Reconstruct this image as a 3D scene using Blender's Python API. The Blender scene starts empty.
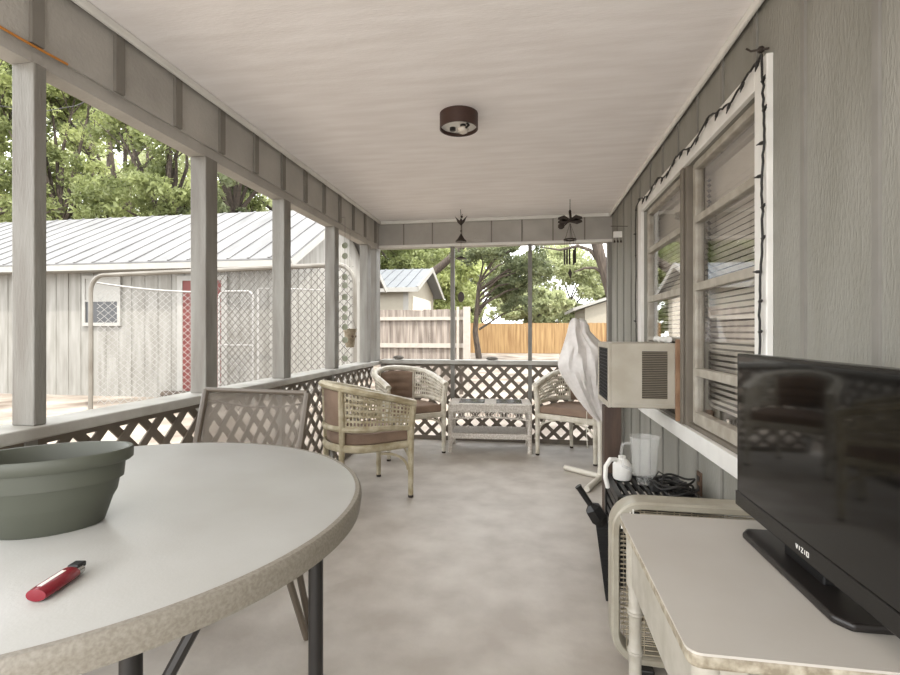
import bpy, bmesh, math, random
import numpy as np
from mathutils import Vector, Matrix
random.seed(7); rng = np.random.default_rng(7)
PI = math.pi
SC = bpy.context.scene
COL = SC.collection

# ------------------------------------------------------------ camera, sky, sun, exposure
EYE = 1.12; FPX = 485.0
YAW = math.atan(78 / FPX)
cam_d = bpy.data.cameras.new('camera'); cam = bpy.data.objects.new('camera', cam_d); COL.objects.link(cam)
cam.location = (0, 0, EYE); cam.rotation_euler = (PI / 2, 0, YAW)
cam_d.sensor_width = 36; cam_d.lens = FPX / 900 * 36; cam_d.shift_y = -5.5 / 900
cam_d.clip_start = 0.02; cam_d.clip_end = 400
SC.camera = cam
w = bpy.data.worlds.new('overcast_sky'); SC.world = w; w.use_nodes = True
bg = w.node_tree.nodes['Background']; bg.inputs[0].default_value = (0.97, 0.985, 1.0, 1); bg.inputs[1].default_value = 2.0
sun_d = bpy.data.lights.new('sun', 'SUN'); sun = bpy.data.objects.new('sun', sun_d); COL.objects.link(sun)
sun_d.energy = 2.0; sun_d.angle = math.radians(1.0); sun_d.color = (1.0, 0.95, 0.86)
sun.rotation_euler = Vector((0.62, -0.55, 1.25)).to_track_quat('Z', 'Y').to_euler()
SC.view_settings.view_transform = 'Standard'; SC.view_settings.look = 'None'
SC.view_settings.gamma = 1; SC.view_settings.use_curve_mapping = False
SC.view_settings.exposure = 1.27
fill_d = bpy.data.lights.new('fill_open_end', 'AREA'); fill_lamp = bpy.data.objects.new('fill_open_end', fill_d); COL.objects.link(fill_lamp)
fill_d.shape = 'RECTANGLE'; fill_d.size = 2.2; fill_d.size_y = 2.0; fill_d.energy = 11; fill_d.color = (1.0, 0.99, 0.98)   # added fill lamp behind the camera, stands in for daylight to brighten the porch
fill_lamp.location = (-.37, -.88, 1.15); fill_lamp.rotation_euler = Vector((0, -1, -.8)).to_track_quat('Z', 'Y').to_euler()

# ------------------------------------------------------------ materials
def lin(c): return tuple(((v / 255) / 12.92 if v / 255 <= 0.04045 else ((v / 255 + 0.055) / 1.055) ** 2.4) for v in c)
def mat(name, rgb, rough=0.6, var=0.0, scale=6.0, rgb2=None, bump=0.0, bscale=40.0, stretch=(1, 1, 1), metal=0.0, spec=0.5, detail=5):
    """principled material with a noise mix between two paints/wears and a noise bump"""
    m = bpy.data.materials.new(name); m.use_nodes = True
    nt = m.node_tree; b = nt.nodes['Principled BSDF']
    b.inputs['Roughness'].default_value = rough; b.inputs['Metallic'].default_value = metal
    b.inputs['Specular IOR Level'].default_value = spec
    c1 = lin(rgb); c2 = lin(rgb2) if rgb2 else tuple(v * (1 - var) for v in c1)
    if var or rgb2:
        tc = nt.nodes.new('ShaderNodeTexCoord'); mp = nt.nodes.new('ShaderNodeMapping'); mp.inputs['Scale'].default_value = stretch
        nt.links.new(tc.outputs['Object'], mp.inputs['Vector'])
        n = nt.nodes.new('ShaderNodeTexNoise'); n.inputs['Scale'].default_value = scale; n.inputs['Detail'].default_value = detail
        nt.links.new(mp.outputs[0], n.inputs['Vector'])
        r = nt.nodes.new('ShaderNodeValToRGB'); r.color_ramp.elements[0].position = 0.35; r.color_ramp.elements[1].position = 0.68
        r.color_ramp.elements[0].color = (*c2, 1); r.color_ramp.elements[1].color = (*c1, 1)
        nt.links.new(n.outputs['Fac'], r.inputs[0]); nt.links.new(r.outputs[0], b.inputs['Base Color'])
    else:
        b.inputs['Base Color'].default_value = (*c1, 1)
    if bump:
        tc = nt.nodes.new('ShaderNodeTexCoord'); mp = nt.nodes.new('ShaderNodeMapping'); mp.inputs['Scale'].default_value = stretch
        nt.links.new(tc.outputs['Object'], mp.inputs['Vector'])
        n = nt.nodes.new('ShaderNodeTexNoise'); n.inputs['Scale'].default_value = bscale; n.inputs['Detail'].default_value = 4
        nt.links.new(mp.outputs[0], n.inputs['Vector'])
        bp = nt.nodes.new('ShaderNodeBump'); bp.inputs['Strength'].default_value = bump; bp.inputs['Distance'].default_value = 0.01
        nt.links.new(n.outputs['Fac'], bp.inputs['Height']); nt.links.new(bp.outputs[0], b.inputs['Normal'])
    return m
def see_through(name, rgb, keep, rough=0.6):
    """woven or filmy material: part of the light passes straight through"""
    m = mat(name, rgb, rough, var=0.1, scale=30); nt = m.node_tree
    b = nt.nodes['Principled BSDF']; o = nt.nodes['Material Output']
    t = nt.nodes.new('ShaderNodeBsdfTransparent'); mx = nt.nodes.new('ShaderNodeMixShader'); mx.inputs[0].default_value = keep
    nt.links.new(t.outputs[0], mx.inputs[1]); nt.links.new(b.outputs[0], mx.inputs[2]); nt.links.new(mx.outputs[0], o.inputs['Surface'])
    return m
def glass(name, ior, tint=(1, 1, 1), gcol=(1, 1, 1)):
    m = bpy.data.materials.new(name); m.use_nodes = True; nt = m.node_tree
    nt.nodes.remove(nt.nodes['Principled BSDF']); o = nt.nodes['Material Output']
    t = nt.nodes.new('ShaderNodeBsdfTransparent'); t.inputs[0].default_value = (*tint, 1)
    g = nt.nodes.new('ShaderNodeBsdfGlossy'); g.inputs['Roughness'].default_value = 0.01; g.inputs[0].default_value = (*gcol, 1)
    ge = nt.nodes.new('ShaderNodeNewGeometry'); dt = nt.nodes.new('ShaderNodeVectorMath'); dt.operation = 'DOT_PRODUCT'
    nt.links.new(ge.outputs['Normal'], dt.inputs[0]); nt.links.new(ge.outputs['Incoming'], dt.inputs[1])
    ab = nt.nodes.new('ShaderNodeMath'); ab.operation = 'ABSOLUTE'; nt.links.new(dt.outputs['Value'], ab.inputs[0])
    om = nt.nodes.new('ShaderNodeMath'); om.operation = 'SUBTRACT'; om.inputs[0].default_value = 1; nt.links.new(ab.outputs[0], om.inputs[1])
    pw = nt.nodes.new('ShaderNodeMath'); pw.operation = 'POWER'; pw.inputs[1].default_value = 5; nt.links.new(om.outputs[0], pw.inputs[0])
    f0 = ((ior - 1) / (ior + 1)) ** 2
    f = nt.nodes.new('ShaderNodeMath'); f.operation = 'MULTIPLY_ADD'; f.inputs[1].default_value = 1 - f0; f.inputs[2].default_value = f0; nt.links.new(pw.outputs[0], f.inputs[0])
    mx = nt.nodes.new('ShaderNodeMixShader')
    nt.links.new(f.outputs[0], mx.inputs[0]); nt.links.new(t.outputs[0], mx.inputs[1]); nt.links.new(g.outputs[0], mx.inputs[2])
    nt.links.new(mx.outputs[0], o.inputs['Surface']); return m
def leafy(name, rgb, rgb2):
    m = mat(name, rgb, 0.55, rgb2=rgb2, scale=0.9, detail=6); nt = m.node_tree
    b = nt.nodes['Principled BSDF']; o = nt.nodes['Material Output']
    t = nt.nodes.new('ShaderNodeBsdfTranslucent'); mx = nt.nodes.new('ShaderNodeMixShader'); mx.inputs[0].default_value = 0.5
    src = b.inputs['Base Color'].links[0].from_socket
    nt.links.new(src, t.inputs[0]); nt.links.new(b.outputs[0], mx.inputs[1]); nt.links.new(t.outputs[0], mx.inputs[2])
    nt.links.new(mx.outputs[0], o.inputs['Surface']); return m

M = {}
M['wall'] = mat('painted_board_grey', (143, 141, 133), 0.65, rgb2=(129, 127, 118), scale=3, stretch=(2, 2, .6), bump=.35, bscale=60)
M['header'] = mat('painted_header_grey', (178, 174, 167), 0.65, rgb2=(162, 158, 151), scale=4, bump=.3, bscale=60)
M['batten'] = mat('painted_batten_grey', (132, 129, 122), 0.65, var=.15, scale=8)
M['groove_shade'] = mat('dark_joint_shade', (126, 121, 113), 0.7, var=.15)  # darker batten colour stands in for joints and their shadow lines
M['post'] = mat('painted_post_grey', (134, 132, 125), 0.6, rgb2=(112, 107, 99), scale=5, stretch=(3, 3, .5), bump=.3, bscale=50)
M['sill'] = mat('painted_sill_grey', (182, 180, 173), 0.5, rgb2=(148, 144, 135), scale=5, bump=.2)
M['ceiling'] = mat('ceiling_white', (248, 244, 243), 0.6, rgb2=(239, 234, 232), scale=3.0, stretch=(1, 6, 1), bump=.18, bscale=30)
M['trim'] = mat('trim_white', (228, 226, 220), 0.5, var=.08, scale=10)
M['floor'] = mat('painted_concrete', (188, 181, 171), 0.5, rgb2=(165, 156, 145), scale=4.5, bump=.15, bscale=25, detail=12)
M['lattice'] = mat('lattice_brown', (114, 104, 91), 0.6, var=.2, scale=10)
M['table'] = mat('table_resin', (180, 180, 176), 0.35, rgb2=(172, 171, 166), scale=5, bump=.05, bscale=200)
M['table_rim'] = mat('table_rim', (142, 136, 125), 0.5, rgb2=(124, 117, 105), scale=190)
M['dark_metal'] = mat('dark_metal', (28, 25, 23), 0.45, var=.2)
M['pot'] = mat('pot_green', (76, 78, 67), 0.5, var=.1, scale=8)
M['red'] = mat('lighter_red', (122, 22, 36), 0.2)
M['black'] = mat('black_plastic', (15, 14, 14), 0.45, var=.2)
M['soft_black'] = mat('base_black', (27, 23, 21), 0.4, var=.1)
M['chrome'] = mat('chrome', (190, 190, 190), 0.25, metal=1)
M['rattan'] = mat('rattan_cream', (192, 183, 158), 0.5, rgb2=(156, 143, 113), scale=14, bump=.4, bscale=50)
M['rattan_white'] = mat('rattan_white', (214, 208, 194), 0.5, rgb2=(180, 171, 152), scale=14, bump=.4, bscale=50)
M['wicker'] = mat('wicker_white', (226, 220, 211), 0.6, rgb2=(192, 182, 170), scale=70, bump=1.0, bscale=110)
M['cushion'] = mat('cushion_brown', (140, 118, 100), 0.8, rgb2=(120, 99, 83), scale=6, bump=.3, bscale=80)
M['rubber'] = mat('rubber_foot', (52, 44, 38), 0.8)
M['sling'] = see_through('sling_mesh', (112, 102, 90), 0.5)
M['bronze'] = mat('bronze_frame', (96, 86, 74), 0.5, var=.15)
M['sheet'] = see_through('plastic_sheet', (226, 221, 216), 0.86, 0.35)
M['pvc'] = mat('pvc_pipe', (214, 208, 194), 0.4, var=.1)
M['ac'] = mat('ac_cream', (176, 169, 155), 0.5, rgb2=(162, 154, 138), scale=7)
M['ac_dark'] = mat('ac_louver', (62, 55, 46), 0.6, var=.3, scale=20)
M['coil'] = mat('ac_coil', (78, 74, 68), 0.5, rgb2=(40, 36, 32), scale=25)
M['wood'] = mat('brown_post', (84, 66, 54), 0.7, rgb2=(56, 43, 36), scale=6, stretch=(4, 4, .6), bump=.3)
M['ply'] = mat('plywood_panel', (156, 124, 96), 0.7, rgb2=(132, 100, 74), scale=8)
M['desk'] = mat('desk_white', (182, 177, 169), 0.4, rgb2=(174, 168, 159), scale=4)
M['desk_edge'] = mat('desk_paint', (172, 167, 156), 0.5, rgb2=(156, 150, 137), scale=22)
M['worn_edge'] = mat('worn_edge', (176, 168, 150), 0.6, rgb2=(124, 114, 96), scale=55)
M['fan'] = mat('fan_cream', (166, 161, 147), 0.45, rgb2=(146, 139, 123), scale=9)
M['wire'] = mat('fan_wire', (150, 140, 120), 0.5)
M['blade'] = mat('fan_blade', (88, 76, 58), 0.5)
M['screen'] = mat('tv_screen', (8, 8, 8), 0.06, spec=.6)
M['bezel'] = mat('tv_bezel', (15, 14, 13), 0.25)
M['white_mark'] = mat('white_mark', (225, 222, 216), 0.5)
M['glass'] = glass('window_glass', 1.9)
M['clear'] = glass('clear_jug', 1.5, (.93, .94, .93))
M['frost'] = see_through('frosted_jug', (216, 216, 212), 0.2, 0.2)
M['win_frame'] = mat('window_frame', (178, 172, 160), 0.5, rgb2=(150, 142, 128), scale=12)
M['win_dark'] = mat('window_channel', (112, 104, 92), 0.6, var=.2)
M['blind'] = mat('blind_slat', (214, 206, 192), 0.6, var=.1)
M['room'] = mat('dim_room', (70, 64, 58), 0.9)
M['cord'] = mat('black_cord', (30, 28, 26), 0.6)
M['rust'] = mat('rusty_metal', (120, 96, 74), 0.7, rgb2=(78, 56, 42), scale=30)
M['lamp_brown'] = mat('lamp_brown', (66, 44, 36), 0.5, var=.2)
M['bulb'] = mat('bulb_glass', (206, 198, 186), 0.15)
M['iron'] = mat('dark_iron', (58, 50, 44), 0.5, metal=.5)
M['stone'] = mat('grey_stone', (132, 126, 118), 0.9, var=.4, scale=20, bump=.6)
M['shell'] = mat('capiz_disc', (176, 178, 160), 0.3, rgb2=(140, 146, 120), scale=10)
M['clay'] = mat('clay_pot', (170, 158, 136), 0.8, rgb2=(132, 118, 96), scale=25)
M['ground'] = mat('leaf_litter_ground', (156, 146, 134), 0.95, rgb2=(100, 88, 76), scale=1.3, bump=.6, bscale=8, detail=10)
M['out_trim'] = mat('weathered_trim', (150, 148, 142), 0.6, var=.1)
M['shed_wall'] = mat('shed_siding', (140, 138, 132), 0.7, rgb2=(118, 115, 108), scale=3, stretch=(3, 3, .4))
M['metal_roof'] = mat('metal_roof', (114, 113, 112), 0.5, rgb2=(88, 87, 86), scale=1.4, stretch=(2, .5, .5))
M['grey_roof'] = mat('grey_metal_roof', (92, 95, 98), 0.5, var=.15, scale=2)
M['cream_wall'] = mat('cream_siding', (150, 144, 130), 0.7, var=.06)
M['door_red'] = mat('door_red', (104, 44, 38), 0.6, var=.2)
M['pane_dark'] = mat('dark_pane', (42, 42, 42), 0.15)
M['galv'] = mat('galvanised_pipe', (150, 148, 144), 0.45, var=.15, scale=20)
M['galv_mid'] = mat('dull_pipe', (122, 118, 110), 0.5, rgb2=(96, 90, 80), scale=2)
M['galv_dark'] = mat('weathered_pipe', (84, 78, 71), 0.5, var=.2, scale=20)
M['fence_grey'] = mat('weathered_fence', (158, 148, 138), 0.85, rgb2=(104, 94, 86), scale=2.4, stretch=(6, 1, .5), bump=.3, detail=8)
M['fence_top'] = mat('bleached_rail', (172, 165, 155), 0.85, var=.15, scale=10)
M['fence_orange'] = mat('new_cedar_fence', (162, 134, 92), 0.8, rgb2=(124, 94, 60), scale=1.4, stretch=(6, 1, .4))
M['bark'] = mat('bark', (84, 74, 64), 0.9, rgb2=(54, 46, 40), scale=6, stretch=(3, 3, .6), bump=.8, bscale=14)
M['leaf_oak'] = leafy('leaf_oak', (150, 158, 104), (104, 112, 70))
M['leaf_light'] = leafy('leaf_light', (184, 190, 132), (142, 150, 96))
M['leaf_dark'] = leafy('leaf_dark', (134, 140, 104), (86, 94, 66))
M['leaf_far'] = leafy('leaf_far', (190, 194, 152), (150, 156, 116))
M['orange_cord'] = mat('orange_cord', (186, 122, 50), 0.6)

# ------------------------------------------------------------ mesh helpers
def box(bm, x0, x1, y0, y1, z0, z1):
    vs = [bm.verts.new((x, y, z)) for x in (x0, x1) for y in (y0, y1) for z in (z0, z1)]
    for f in ((0, 1, 3, 2), (4, 6, 7, 5), (0, 4, 5, 1), (2, 3, 7, 6), (0, 2, 6, 4), (1, 5, 7, 3)): bm.faces.new([vs[i] for i in f])
    return vs
def bar(bm, a, b, wx, wz, up=(0, 0, 1)):
    """rectangular bar from a to b"""
    a, b, up = Vector(a), Vector(b), Vector(up); d = (b - a).normalized()
    s = d.cross(up)
    if s.length < 1e-4: s = d.cross(Vector((1, 0, 0)))
    s.normalize(); u = s.cross(d)
    vs = [bm.verts.new(p + s * wx / 2 * i + u * wz / 2 * j) for p in (a, b) for i, j in ((-1, -1), (1, -1), (1, 1), (-1, 1))]
    bm.faces.new(vs[3::-1]); bm.faces.new(vs[4:8])
    for k in range(4): bm.faces.new([vs[k], vs[(k + 1) % 4], vs[4 + (k + 1) % 4], vs[4 + k]])
def tube(bm, pts, r, n=8, closed=False, caps=True, sx=1.0):
    """round tube along points; r a number or a list"""
    pts = [Vector(p) for p in pts]; N = len(pts)
    rs = r if isinstance(r, (list, tuple)) else [r] * N
    rings = []; ref = None
    for i, p in enumerate(pts):
        if closed: d = pts[(i + 1) % N] - pts[i - 1]
        else: d = pts[min(i + 1, N - 1)] - pts[max(i - 1, 0)]
        d.normalize()
        if ref is None:
            ref = Vector((0, 0, 1)) if abs(d.z) < .9 else Vector((1, 0, 0))
        s = d.cross(ref)
        if s.length < 1e-3: s = d.cross(Vector((0, 1, 0)))
        s.normalize(); u = s.cross(d).normalized(); ref = u
        rings.append([bm.verts.new(p + (s * math.cos(2 * PI * k / n) * sx + u * math.sin(2 * PI * k / n)) * rs[i]) for k in range(n)])
    for i in range(N if closed else N - 1):
        A, B = rings[i], rings[(i + 1) % N]
        for k in range(n): bm.faces.new([A[k], A[(k + 1) % n], B[(k + 1) % n], B[k]])
    if caps and not closed:
        bm.faces.new(rings[0][::-1]); bm.faces.new(rings[-1])
def lathe(bm, prof, n=24, sx=1.0, sy=1.0, c=(0, 0, 0), axis='z', close=False):
    rings = []
    for r, z in prof:
        ring = []
        for k in range(n):
            a = 2 * PI * k / n; x, y = r * math.cos(a) * sx, r * math.sin(a) * sy
            p = (x, y, z) if axis == 'z' else ((z, x, y) if axis == 'x' else (x, z, y))
            ring.append(bm.verts.new((c[0] + p[0], c[1] + p[1], c[2] + p[2])))
        rings.append(ring)
    L = len(rings)
    for i in range(L if close else L - 1):
        A, B = rings[i], rings[(i + 1) % L]
        for k in range(n): bm.faces.new([A[k], A[(k + 1) % n], B[(k + 1) % n], B[k]])
    if not close:
        bm.faces.new(rings[0][::-1]); bm.faces.new(rings[-1])
def prism(bm, pts, z0, z1, plane='xy'):
    def P(a, b, z): return (a, b, z) if plane == 'xy' else ((z, a, b) if plane == 'yz' else (a, z, b))
    A = [bm.verts.new(P(a, b, z0)) for a, b in pts]; B = [bm.verts.new(P(a, b, z1)) for a, b in pts]
    bm.faces.new(A[::-1]); bm.faces.new(B)
    for k in range(len(pts)): bm.faces.new([A[k], A[(k + 1) % len(pts)], B[(k + 1) % len(pts)], B[k]])
def blob(bm, c, s, sub=2):
    r = bmesh.ops.create_icosphere(bm, subdivisions=sub, radius=1, matrix=Matrix.Translation(c) @ Matrix.Diagonal((*s, 1)))
def NB(): return bmesh.new()
def obj(name, bm, m, parent=None, smooth=False, bevel=0.0, seg=2, loc=None, rot=None):
    bmesh.ops.recalc_face_normals(bm, faces=bm.faces)
    me = bpy.data.meshes.new(name); bm.to_mesh(me); bm.free()
    me.materials.append(M[m] if isinstance(m, str) else m)
    o = bpy.data.objects.new(name, me); COL.objects.link(o)
    if parent: o.parent = parent
    if loc: o.location = loc
    if rot: o.rotation_euler = rot
    if smooth:
        me.polygons.foreach_set('use_smooth', [True] * len(me.polygons))
        me.set_sharp_from_angle(angle=math.radians(40))
    if bevel:
        b = o.modifiers.new('bevel', 'BEVEL'); b.width = bevel; b.segments = seg; b.limit_method = 'ANGLE'; b.angle_limit = .6
    return o
def B(name, m, x0, x1, y0, y1, z0, z1, parent=None, bevel=0.0):
    bm = NB(); box(bm, x0, x1, y0, y1, z0, z1); return obj(name, bm, m, parent, bevel=bevel)
def thing(name, label, cat, loc=(0, 0, 0), rz=0.0, group=None):
    o = bpy.data.objects.new(name, None); COL.objects.link(o); o.empty_display_size = .1
    o.location = loc; o.rotation_euler = (0, 0, rz); return tag(o, label, cat, group)
def tag(o, label, cat, group=None):
    o['label'] = label; o['category'] = cat
    if group: o['group'] = group
    return o
def struct(o): o['kind'] = 'structure'; return o
def copy_thing(t, loc, rz, label, group=None):
    r = t.copy(); COL.objects.link(r); r.location = loc; r.rotation_euler = (0, 0, rz); r['label'] = label
    if group: r['group'] = group
    for ch in list(t.children):
        c = ch.copy(); COL.objects.link(c); c.parent = r
        for g in list(ch.children):
            d = g.copy(); COL.objects.link(d); d.parent = c
    return r
def clip_rect(bm, lo, hi, axes):
    for ax in axes:
        for v, sgn in ((lo[ax], -1), (hi[ax], 1)):
            no = [0, 0, 0]; no[ax] = sgn; co = [0, 0, 0]; co[ax] = v
            bmesh.ops.bisect_plane(bm, geom=bm.verts[:] + bm.edges[:] + bm.faces[:], plane_co=co, plane_no=no, clear_outer=True)
def lattice_bm(L, z0, z1, step, wd, th, both=True):
    """diagonal laths in the local XZ plane, X 0..L, clipped to the panel"""
    bm = NB(); Hh = z1 - z0
    k = -Hh
    while k < L + Hh:
        bar(bm, (k - .1, 0, z0 - .1), (k + Hh + .1, 0, z1 + .1), th, wd, up=(-1, 0, 1))
        bar(bm, (k - .1, th, z1 + .1), (k + Hh + .1, th, z0 - .1), th, wd, up=(1, 0, 1))
        k += step
    clip_rect(bm, (0, 0, z0), (L, 0, z1), (0, 2)); return bm

# image-plane helper: where the ray of a photo pixel meets a plane (used only to measure the place)
cT, sT = math.cos(YAW), math.sin(YAW)
def ray(px, py):
    a, b = (px - 450) / FPX, (332 - py) / FPX; return (a * cT - sT, a * sT + cT, b)
def onY(px, py, Y): r = ray(px, py); t = Y / r[1]; return Vector((r[0] * t, Y, EYE + r[2] * t))
def onX(px, py, X): r = ray(px, py); t = X / r[0]; return Vector((X, r[1] * t, EYE + r[2] * t))
def onZ(px, py, Z): r = ray(px, py); t = (Z - EYE) / r[2]; return Vector((r[0] * t, r[1] * t, Z))

# ------------------------------------------------------------ the porch shell
XL, XR, YB, H = -1.55, 0.81, 4.92, 2.28
HB, SILL = 2.02, 0.82           # header underside, rail top
Y0 = -0.9
struct(B('floor', 'floor', XL - .12, XR + .05, Y0, YB + .12, -.16, 0))
struct(B('ceiling', 'ceiling', XL - .12, XR, Y0, YB + .1, H, H + .03))
bm = NB(); prism(bm, [(XL - .6, H + .12), (XL - .6, H + .18), (XR + .2, H + .95), (XR + .2, H + .04), (XL - .4, H + .04)], Y0 - .1, YB + .5, 'xz')
struct(obj('roof', bm, 'grey_roof'))
# window opening on the right wall
WY0, WY1, WZ0, WZ1 = 1.86, 3.60, 0.64, 1.97
bm = NB()
for y0, y1, z0, z1 in ((Y0, WY0, -.16, H), (WY1, YB + .1, -.16, H), (WY0, WY1, -.16, WZ0), (WY0, WY1, WZ1, H)): box(bm, XR, XR + .1, y0, y1, z0, z1)
wall_right = struct(obj('wall_right', bm, 'wall'))
bm = NB()
y = 1.28 - .305 * 7
while y < YB:
    z0 = 0.0
    for a, b in ([(0, H)] if not (WY0 - .12 < y < WY1 + .12) else [(0, WZ0 - .09), (WZ1 + .1, H)]):
        box(bm, XR - .008, XR, y - .01, y + .01, a, b)
    y += .305 if y > 1.2 else .305
struct(obj('batten', bm, 'batten', wall_right)); 
del wall_right.children[0]['kind']
# house body behind the right wall (dim room behind the window)
bm = NB()
box(bm, XR + .1, 6, Y0 - 1.5, WY0 - .3, -.2, 3.4); box(bm, XR + .1, 6, WY1 + .3, YB + 1.0, -.2, 3.4)
box(bm, XR + 2.2, 6, WY0 - .3, WY1 + .3, -.2, 3.4); box(bm, XR + .1, XR + 2.2, WY0 - .3, WY1 + .3, 2.4, 3.4); box(bm, XR + .1, XR + 2.2, WY0 - .3, WY1 + .3, -.2, .2)
struct(obj('house_body', bm, 'room'))
# left header, back header
bm = NB(); box(bm, XL - .09, XL - .012, Y0, YB + .1, HB - .04, H); box(bm, XL - .012, XL, Y0, YB, HB + .012, H)
wl = struct(obj('wall_left', bm, 'header'))
bm = NB(); y = 1.315 - .315 * 5
while y < YB: box(bm, XL, XL + .014, y - .02, y + .02, HB + .012, H - .02); y += .315
obj('batten', bm, 'groove_shade', wl)
bm = NB(); box(bm, XL, XR, YB, YB + .1, HB - .02, H)
wb = struct(obj('wall_back', bm, 'header'))
bm = NB(); x = -1.28
while x < XR - .05: box(bm, x - .006, x + .006, YB - .005, YB, HB, H); x += .305
obj('batten', bm, 'groove_shade', wb)
bm = NB(); box(bm, XL, XR, YB - .012, YB, HB - .02, HB + .006); obj('edge_strip', bm, 'trim', wb)
# ceiling mouldings
for i, (a, b) in enumerate((((XL + .014, Y0), (XL + .034, YB)), ((XR - .034, Y0), (XR - .014, YB)), ((XL + .02, YB - .03), (XR - .02, YB - .008)))):
    struct(B('trim_%d' % (i + 1), 'trim', a[0], b[0], a[1], b[1], H - .035, H, bevel=.008))
# rails
bm = NB(); box(bm, XL - .13, XL + .025, Y0, YB + .13, SILL - .04, SILL); struct(obj('trim_4', bm, 'sill', bevel=.006))
bm = NB(); box(bm, XL + .025, XR, YB - .03, YB + .13, SILL - .03, SILL + .012); struct(obj('trim_5', bm, 'sill', bevel=.006))
# posts
post_y = [(0.50, .545, 'first'), (1.312, 1.354, ''), (2.146, 2.236, ''), (2.915, 3.005, ''), (3.74, 3.83, ''), (4.57, 4.66, ''), (4.83, 4.97, '')]
plabels = [None, 'slim grey post on the rail above the green pot, frontmost of the left row',
           'thick grey post rising from the rail behind the mesh-backed patio chair', 'grey post on the rail just right of the chain-link gate, third along the left row',
           'grey post just left of the hanging string of discs', 'grey post just right of the hanging clay planter', 'grey corner post where left and back rails meet']
for (a, b, _), lb in zip(post_y, plabels):
    if lb is None: continue
    t = B('porch_post', 'post', XL - .085, XL, a, b, SILL, HB - .04, bevel=.004)
    tag(t, lb, 'post', 'grey posts along the left rail')
for x, lb in ((-.77, 'thin dark upright dividing the back opening beside the weathered grey fence'), (.02, 'thin dark upright in the back opening in front of the orange fence')):
    t = B('porch_mullion', 'batten', x - .02, x + .02, YB + .02, YB + .07, SILL + .012, HB - .02); tag(t, lb, 'post', 'thin uprights in the back opening')
t = B('porch_mullion', 'batten', XR - .035, XR, YB + .02, YB + .07, SILL + .012, HB - .02); tag(t, 'thin dark upright in the back right corner against the boarded wall', 'post')
bm = NB(); box(bm, XL + .0, XL + .012, YB + .02, YB + .07, SILL, HB - .02)
# lattice panels below the rails
for x0, x1, lb in ((-1.50, -.79, 'brown diagonal lattice panel under the back rail behind the left corner rattan chair'),
                   (-.75, 0.0, 'brown diagonal lattice panel under the back rail behind the wicker coffee table'),
                   (.04, XR - .03, 'brown diagonal lattice panel under the back rail behind the right rattan chair')):
    t = thing('lattice_panel', lb, 'lattice', (x0, YB + .05, 0), 0, 'lattice panels under the rails')
    obj('lath_grid', lattice_bm(x1 - x0, .03, SILL - .03, .148, .036, .008), 'lattice', t)
    B('bottom_board', 'lattice', 0, x1 - x0, -.014, -.004, .0, .045, t); B('top_board', 'lattice', 0, x1 - x0, -.014, -.004, SILL - .055, SILL - .031, t)
    bm = NB(); box(bm, -.04, -.0, -.02, .03, 0, SILL - .031); obj('upright', bm, 'batten', t)
ly = [.30, 1.33, 2.19, 2.96, 3.785, 4.86]
llab = [None, 'brown lattice panel under the left rail directly behind the mesh patio chair', 'brown lattice panel under the left rail beside the nearest rattan chair back',
        'brown lattice panel under the left rail beyond the nearest rattan chair', 'brown lattice panel under the left rail ending at the far left corner']
llab[0] = 'brown lattice panel under the left rail showing behind the green pot'
for i in range(5):
    t = thing('lattice_panel', llab[i], 'lattice', (XL - .05, ly[i] + .02, 0), PI / 2, 'lattice panels under the rails')
    L = ly[i + 1] - ly[i] - .04
    obj('lath_grid', lattice_bm(L, .03, SILL - .041, .148, .036, .008), 'lattice', t)
    B('bottom_board', 'lattice', 0, L, -.014, -.004, 0, .05, t); B('top_board', 'lattice', 0, L, -.014, -.004, SILL - .07, SILL - .041, t)
    bm = NB(); box(bm, -.04, 0, -.02, .03, 0, SILL - .041); obj('upright', bm, 'batten', t)

# ------------------------------------------------------------ window on the right wall
win = bpy.data.objects.new('window_1', None); COL.objects.link(win); struct(win)
bm = NB()
box(bm, XR - .022, XR, WY0 - .09, WY0, WZ0 - .08, WZ1 + .085); box(bm, XR - .022, XR, WY1, WY1 + .09, WZ0 - .08, WZ1 + .085)
box(bm, XR - .022, XR, WY0, WY1, WZ1, WZ1 + .085); box(bm, XR - .026, XR, WY0, WY1, WZ0 - .08, WZ0)
obj('casing', bm, 'trim', win, bevel=.003)
MY0, MY1 = 2.64, 2.74
bm = NB(); box(bm, XR - .01, XR + .08, MY0, MY1, WZ0, WZ1); box(bm, XR - .022, XR - .01, MY0 + .03, MY1 - .03, WZ0, WZ1); obj('mullion', bm, 'win_dark', win, bevel=.004)
bm = NB(); box(bm, XR, XR + .1, WY0, WY1, WZ0, WZ0 + .02); obj('sill', bm, 'win_dark', win)
for ya, yb in ((WY0, MY0), (MY1, WY1)):
    bm = NB()
    box(bm, XR + .02, XR + .06, ya, ya + .04, WZ0 + .02, WZ1); box(bm, XR + .02, XR + .06, yb - .04, yb, WZ0 + .02, WZ1)
    rails = [(WZ1 - .035, WZ1), (1.665, 1.70), (1.325, 1.365)] + ([(.90, .94), (WZ0 + .02, WZ0 + .08)] if ya < 2 else [(1.065, 1.09)])
    for a, b in rails: box(bm, XR + .016, XR + .06, ya + .04, yb - .04, a, b)
    obj('sash', bm, 'win_frame', win, bevel=.003)
    zs = [(1.70, WZ1 - .035), (1.365, 1.665)] + ([(.94, 1.325), (WZ0 + .08, .90)] if ya < 2 else [(1.09, 1.325)])
    for a, b in zs: B('pane', 'glass', XR + .034, XR + .037, ya + .04, yb - .04, a, b, win)
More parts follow.
